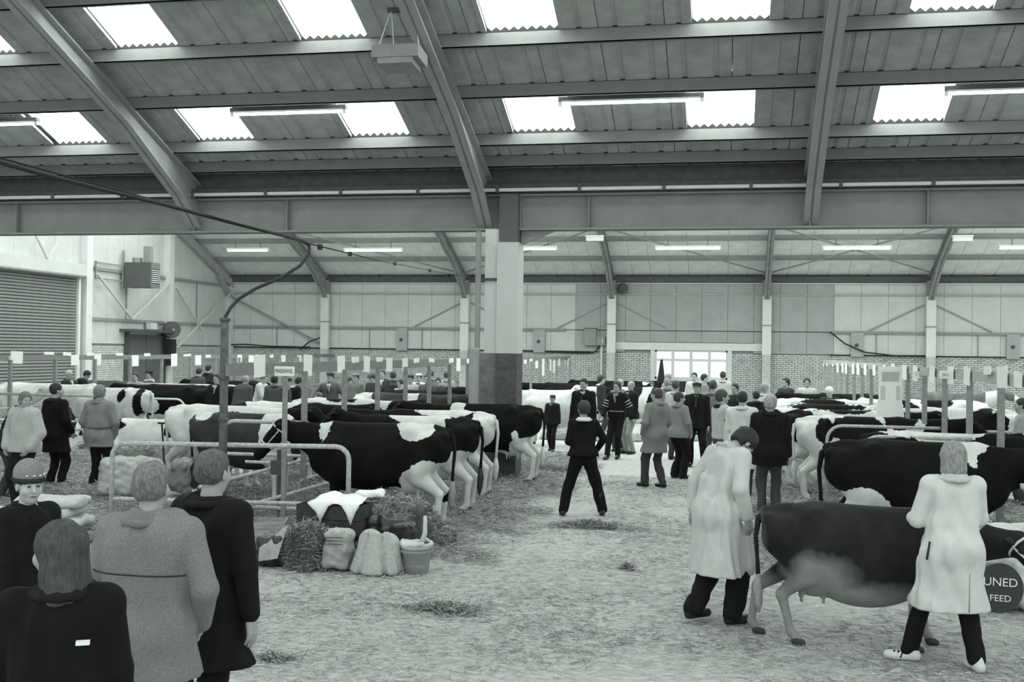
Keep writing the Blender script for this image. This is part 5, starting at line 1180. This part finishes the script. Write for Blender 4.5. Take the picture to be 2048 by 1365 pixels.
heap(1640, 930, .8, .7, .14, 'trampled straw at the heels of the right-hand cows', 3000, .22, seed=11, pos=(.8, 17.0))
heap(1350, 880, .9, .4, .12, 'loose straw bank among the central crowd', 1500, .35, seed=12)
heap(545, 1320, .3, .15, .03, 'small wisp of straw near the black overcoat', 350, .3, seed=13)
# ---- sacks, bags, boxes
M_sack = mat('paper feed sack', .50, .8, .15, 6, .4, 25); M_hess = mat('hessian', .30, .95, .25, 40, .6, 120); M_plas = mat('black plastic', .022, .35, .3, 10, .5, 18, spec=.5); M_plg = mat('grey plastic', .30, .45, .3, 8, .6, 16, spec=.5)
def sack(px, py, size, rz, lab, m=None, z=0.0, tilt=0.0, roll=0.0, name='feed_sack', cat='sack', seed=0, pos=None, amp=.007, print_=None):
    x, y = pos or at(px, py, z); a, b_, c = [q / 2 for q in size]; r = min(c * .9, a * .5, b_ * .5); b = Body(.018 if max(size) < 1.2 else .028)
    for sy in np.linspace(-1, 1, 3 if c > r * 1.4 else 7): b.cone((-a + r, sy * (b_ - r), c), (a - r, sy * (b_ - r), c), r * (1.05 - .2 * abs(sy)), r * (1.05 - .2 * abs(sy)), .06)
    if c > r * 1.4:
        for sy in (-1, 1):
            for q in (r, 2 * c - r): b.cone((-a + r, sy * (b_ - r), q), (a - r, sy * (b_ - r), q), r * .9, r * .9, .08)
        b.ell((0, 0, c), (a * .9, b_ * .9, c * .95), .1)
    b.noise(amp, 26, seed, 1.0); b.cut(2, .004, -1); P_, Q_ = b.solve()
    if tilt or roll: Rm = rotx(tilt) @ roty(roll); P_ = P_ @ Rm.T; P_[:, 2] -= P_[:, 2].min() - .004
    o = link(name, np_mesh(name, P_, Q_), m or M_sack, None, (x, y, z), rz, lab, cat)
    return o
zs = 0
for k, (px, py, lab) in enumerate(((100, 1045, 'bottom sack of the pale stack behind the youth in the knit cap'), (112, 1045, 'second sack up in the pale stack behind the youth in the knit cap'), (88, 1045, 'third sack up in the pale stack behind the youth in the knit cap'), (104, 1045, 'top sack of the pale stack behind the youth in the knit cap'))):
    x, y = at(px, 1070, 0); sack(px, py, (.85, .5, .13), .15 * (k % 2), lab, z=k * .118, pos=(x, y), seed=k)
sack(20, 1040, (.7, .5, .14), .1, 'lower pale sack at the left edge', seed=7, pos=at(2, 1062, 0)); sack(20, 1040, (.7, .5, .16), -.1, 'upper pale sack at the left edge with a dark tie', seed=8, z=.13, pos=at(2, 1062, 0))
sack(140, 1080, (.55, .22, .09), -.2, 'grey plastic bag folded on the floor right of the sack stack', mat('grey bag', .2, .5, .2, 8), seed=9, pos=at(150, 1083, 0), amp=.02)
sack(235, 985, (.95, .6, .62), .25, 'big bulging pale hessian sack against the left leg of the gate', mat('pale hessian', .42, .9, .15, 30, .5, 100), seed=10, pos=at(262, 1000, 0), tilt=-.2, amp=.012)
sack(345, 990, (.5, .4, .5), .5, 'grey folded blanket heap beside the hessian sack', mat('grey blanket', .26, .95, .2, 20, .6, 60), seed=11, pos=at(358, 992, 0), roll=.3, amp=.013)
sack(395, 985, (.5, .5, .45), -.3, 'dark sack with a pale folded cloth on it, left of the galvanised pole', mat('dark sack', .06, .9, .4, 12, .6, 40), seed=12, pos=at(395, 990, 0), amp=.018)
sack(370, 930, (.45, .16, .1), -.8, 'rolled pale cloth on the dark sack', mat('pale cloth roll', .34, .9, .2, 20, .5, 50), seed=13, pos=at(372, 990, 0), z=.46, amp=.01)
# pitchfork handle
fk = empty('fork', (*at(330, 950, 0), 0), label='dark T-handled fork stuck in the straw mound', cat='fork'); MB().tube([(0, 0, 0), (-.08, 0, .95)], .018, 8).build('shaft', M_black, fk); MB().tube([(-.16, 0, .95), (.0, 0, .95)], .018, 8).build('handle', M_black, fk)
def crate(px, py, size, rz, lab, m, slats=3, z=0.0, pos=None):
    x, y = pos or at(px, py, z); t = empty('crate', (x, y, z), rz, label=lab, cat='crate'); a, b_, c = size; h = c / slats
    for k in range(slats):
        for x0, x1, y0, y1 in ((-a / 2, a / 2, -b_ / 2, -b_ / 2 + .015), (-a / 2, a / 2, b_ / 2 - .015, b_ / 2), (-a / 2, -a / 2 + .015, -b_ / 2 + .016, b_ / 2 - .016), (a / 2 - .015, a / 2, -b_ / 2 + .016, b_ / 2 - .016)):
            MB().box(x0, x1, y0, y1, k * h + .004, (k + 1) * h - .004).build('slat', m, t)
    for sx in (-1, 1):
        for sy in (-1, 1): MB().box(sx * (a / 2 - .035) - .015, sx * (a / 2 - .035) + .015, sy * (b_ / 2 - .03) - .012, sy * (b_ / 2 - .03) + .012, 0, c).build('corner_post', m, t)
    MB().box(-a / 2, a / 2, -b_ / 2, b_ / 2, .0, .015).build('bottom', m, t); return t
M_wood = mat('weathered wood', .34, .9, .3, 12, .4, 40, stretch=(1, 6, 6)); M_tim = mat('dark painted wood', .045, .6, .3, 12, .2, 40)
crate(380, 1050, (.75, .5, .30), .1, 'pale wooden box behind the black overcoat, near the gate', M_wood, 2, pos=at(372, 1080, 0))
crate(270, 1060, (.5, .4, .34), -.2, 'small weathered wooden box left of the grey-haired man\'s ear', M_wood, 3, pos=at(262, 1085, 0))
crate(530, 1050, (.45, .4, .28), .3, 'pale wooden crate right of the black overcoat shoulder', M_wood, 3, pos=at(536, 1085, 0))
bx = at(668, 1112, 0)
crate(665, 1060, (.76, .42, .34), -.05, 'dark wooden show box draped with a white cloth', M_tim, 2, pos=bx, z=.27)
sack(0, 0, (.74, .40, .27), 0, 'black plastic sack squashed under the dark show box', M_plas, pos=bx, seed=33, name='plastic_sack')
# white cloth: a sagging sheet with two hanging points
v = []; f = []; nx, ny = 13, 7
cl = [.0, -.05, -.10, -.22, -.12, -.03, .0, .0, -.02, -.1, -.24, -.10, -.02]
for j in range(ny):
    for i in range(nx):
        u = i / (nx - 1); q = j / (ny - 1); yy = .24 - q * .56; zz = .645 + .045 * abs(math.sin(u * 7)) * (1 - q) + .02 * math.sin(q * 9 + u * 5)
        if q > .75: yy = -.238 - .01 * math.sin(u * 20); zz = .632 + cl[i] * ((q - .75) / .25) ** 2
        v.append((-.30 + u * .62, yy, zz))
for j in range(ny - 1):
    for i in range(nx - 1): a = j * nx + i; f.append((a, a + 1, a + nx + 1, a + nx))
o = MB().add(v, f).build('cloth', M_paper, None, True, label='crumpled white cloth hanging over the dark show box', cat='cloth'); o.location = (bx[0] + .06, bx[1], 0); sm_ = o.modifiers.new('s', 'SOLIDIFY'); sm_.thickness = .006
x, y = on_y(745, 12.9), 12.9; sack(0, 0, (.3, .16, .07), .3, 'small scrap of white paper lying on the hay heap', M_paper, z=.54, pos=(x, y), seed=15, name='paper_scrap', cat='paper', amp=.01)
b1 = sack(770, 1095, (.62, .42, .46), -.1, 'large black plastic bag humped over the hay beside the white cloth', M_plas, seed=16, pos=at(778, 1112, 0), amp=.016, name='plastic_bag', cat='bag')
sack(560, 1130, (.48, .4, .34), .2, 'black open sack on the floor just right of the black overcoat', M_plas, seed=17, pos=at(556, 1130, 0), amp=.013, name='open_sack', cat='sack')
cp = at(548, 1112, 0)
o = MB().add([(-.16, -.22, .22), (.08, -.26, .24), (.12, -.05, .46), (-.16, -.24, .08), (.05, -.28, .12)], [(0, 1, 2), (3, 4, 1, 0)]).build('flap', M_plg, bpy.data.objects['open_sack']); so_ = o.modifiers.new('s', 'SOLIDIFY'); so_.thickness = .01
pb = sack(672, 1140, (.34, .24, .42), -.12, 'printed pale paper bag standing folded in front of the show box', M_plg, seed=18, pos=at(675, 1142, 0), tilt=-.12, amp=.010, name='paper_bag', cat='bag')
for k in range(3): MB().bar((-.09, -.135 + k * .004, .30 + k * .035), (.12, -.13, .31 + k * .035), .008).build('fold', mat('crease', .08), pb)
text('lettering', 'VYTA', .055, (.02, -.14, .455), (PI / 2, 0, 0), M_paper, pb)
# bundled hessian standing with vertical folds
b = Body(.016); g = np.random.default_rng(3)
b.cone((-.10, 0, .08), (-.10, .02, .33), .17, .13, .05).cone((.10, 0, .08), (.10, 0, .30), .16, .13, .05)
for k in range(13): a = g.uniform(PI, 2 * PI); x0 = math.cos(a) * .24; y0 = math.sin(a) * .15; b.cone((x0 * .6, y0 * .8, .43), (x0 * 1.12, y0 * 1.35, .04), .026, .040, .008)
b.cut(2, .004, -1); P_, Q_ = b.solve(); hb_ = link('hessian_bundle', np_mesh('hessian_bundle', P_, Q_), mat('light hessian', .42, .95, .2, 30, .6, 110), None, (*at(757, 1146, 0), 0), 0, 'gathered hessian cloth bundle hanging in folds left of the bucket', 'sack')
# bucket with liner and water pipe
bk = empty('bucket', (*at(832, 1146, 0), 0), label='pale bucket lined with sacking, right end of the row of bags', cat='bucket')
MB().lathe([(.13, 0), (.165, .26), (.172, .26), (.178, .30), (.168, .305), (.160, .28), (.14, .06), (.0, .05)], (0, 0, 0), 24).build('pail', mat('pale bucket', .40, .6, .15, 12), bk, smooth=True)
MB().lathe([(.180, .225), (.186, .24), (.180, .255)], (0, 0, 0), 24).build('rim_band', mat('bucket band', .25, .6), bk)
b = Body(.012); [b.cone((math.cos(a) * .165, math.sin(a) * .165, .31), (math.cos(a + .6) * .165, math.sin(a + .6) * .165, .315 + .02 * math.sin(a * 3)), .02, .022, .01) for a in np.arange(0, 2 * PI, .6)]; b.ell((-.05, 0, .30), (.10, .11, .035), .03)
b.obj('liner', M_sack, bk)
MB().tube([(.05, .02, .30), (.08, .05, .42), (.07, .08, .60)], [.035, .025, .02], 8).build('cloth_strip', M_sack, bk, smooth=True)
dg = at(838, 1100, 0); b = Body(.018); b.cone((0, 0, .15), (0, 0, .45), .12, .09, .04).cone((-.12, 0, .46), (.12, .02, .50), .03, .04, .04); b.noise(.015, 30, 2, .6); b.cut(2, .004, -1); P_, Q_ = b.solve(); link('plastic_drum', np_mesh('plastic_drum', P_, Q_), mat('dark hessian bag', .09, .8, .5, 14), None, (dg[0], dg[1], 0), 0, 'dark standing bag with a white rolled mouth behind the bucket', 'bag')
# right edge: printed paper sacks, pale sack in the pen
ps = sack(2020, 1205, (.62, .40, .55), -.1, 'printed feed sack with a dark round emblem at the right edge behind the woman', mat('white feed sack', .56, .8, .1, 8, .4, 22), seed=20, pos=at(2016, 1218, 0), amp=.02)
MB().lathe([(.0, 0), (.20, 0), (.20, .004), (0, .004)], (0, 0, 0), 28, 1, 1.15).build('printed_emblem', mat('emblem ink', .06), ps).matrix_local = Matrix.Translation((-.10, -.243, .24)) @ Matrix.Rotation(PI / 2, 4, 'X')
text('lettering', 'UNED', .11, (-.10, -.251, .29), (PI / 2, 0, 0), M_paper, ps); text('lettering', 'FEED', .085, (-.10, -.251, .14), (PI / 2, 0, 0), M_paper, ps)
sack(2040, 1110, (.5, .4, .22), .2, 'second pale paper sack lying on top of the printed feed sack', mat('white feed sack', .56), seed=21, pos=(at(2030, 1218, 0)[0], at(2030, 1218, 0)[1] + .1), z=.54, amp=.02)
sack(1632, 960, (.62, .45, .42), .3, 'pale crumpled sack lying at the rump of the very large black cow', mat('pale sack', .42, .9, .12, 10), seed=22, pos=at(1630, 985, 0), amp=.013)

# lettering as real meshes
bpy.context.view_layer.update(); dg = bpy.context.evaluated_depsgraph_get()
for o in [q for q in bpy.data.objects if q.type == 'FONT']:
    me = bpy.data.meshes.new_from_object(o.evaluated_get(dg)); n = bpy.data.objects.new('lettering', me); COL.objects.link(n); n.parent = o.parent
    n.location = o.location; n.rotation_euler = o.rotation_euler; n.scale = o.scale; bpy.data.objects.remove(o)
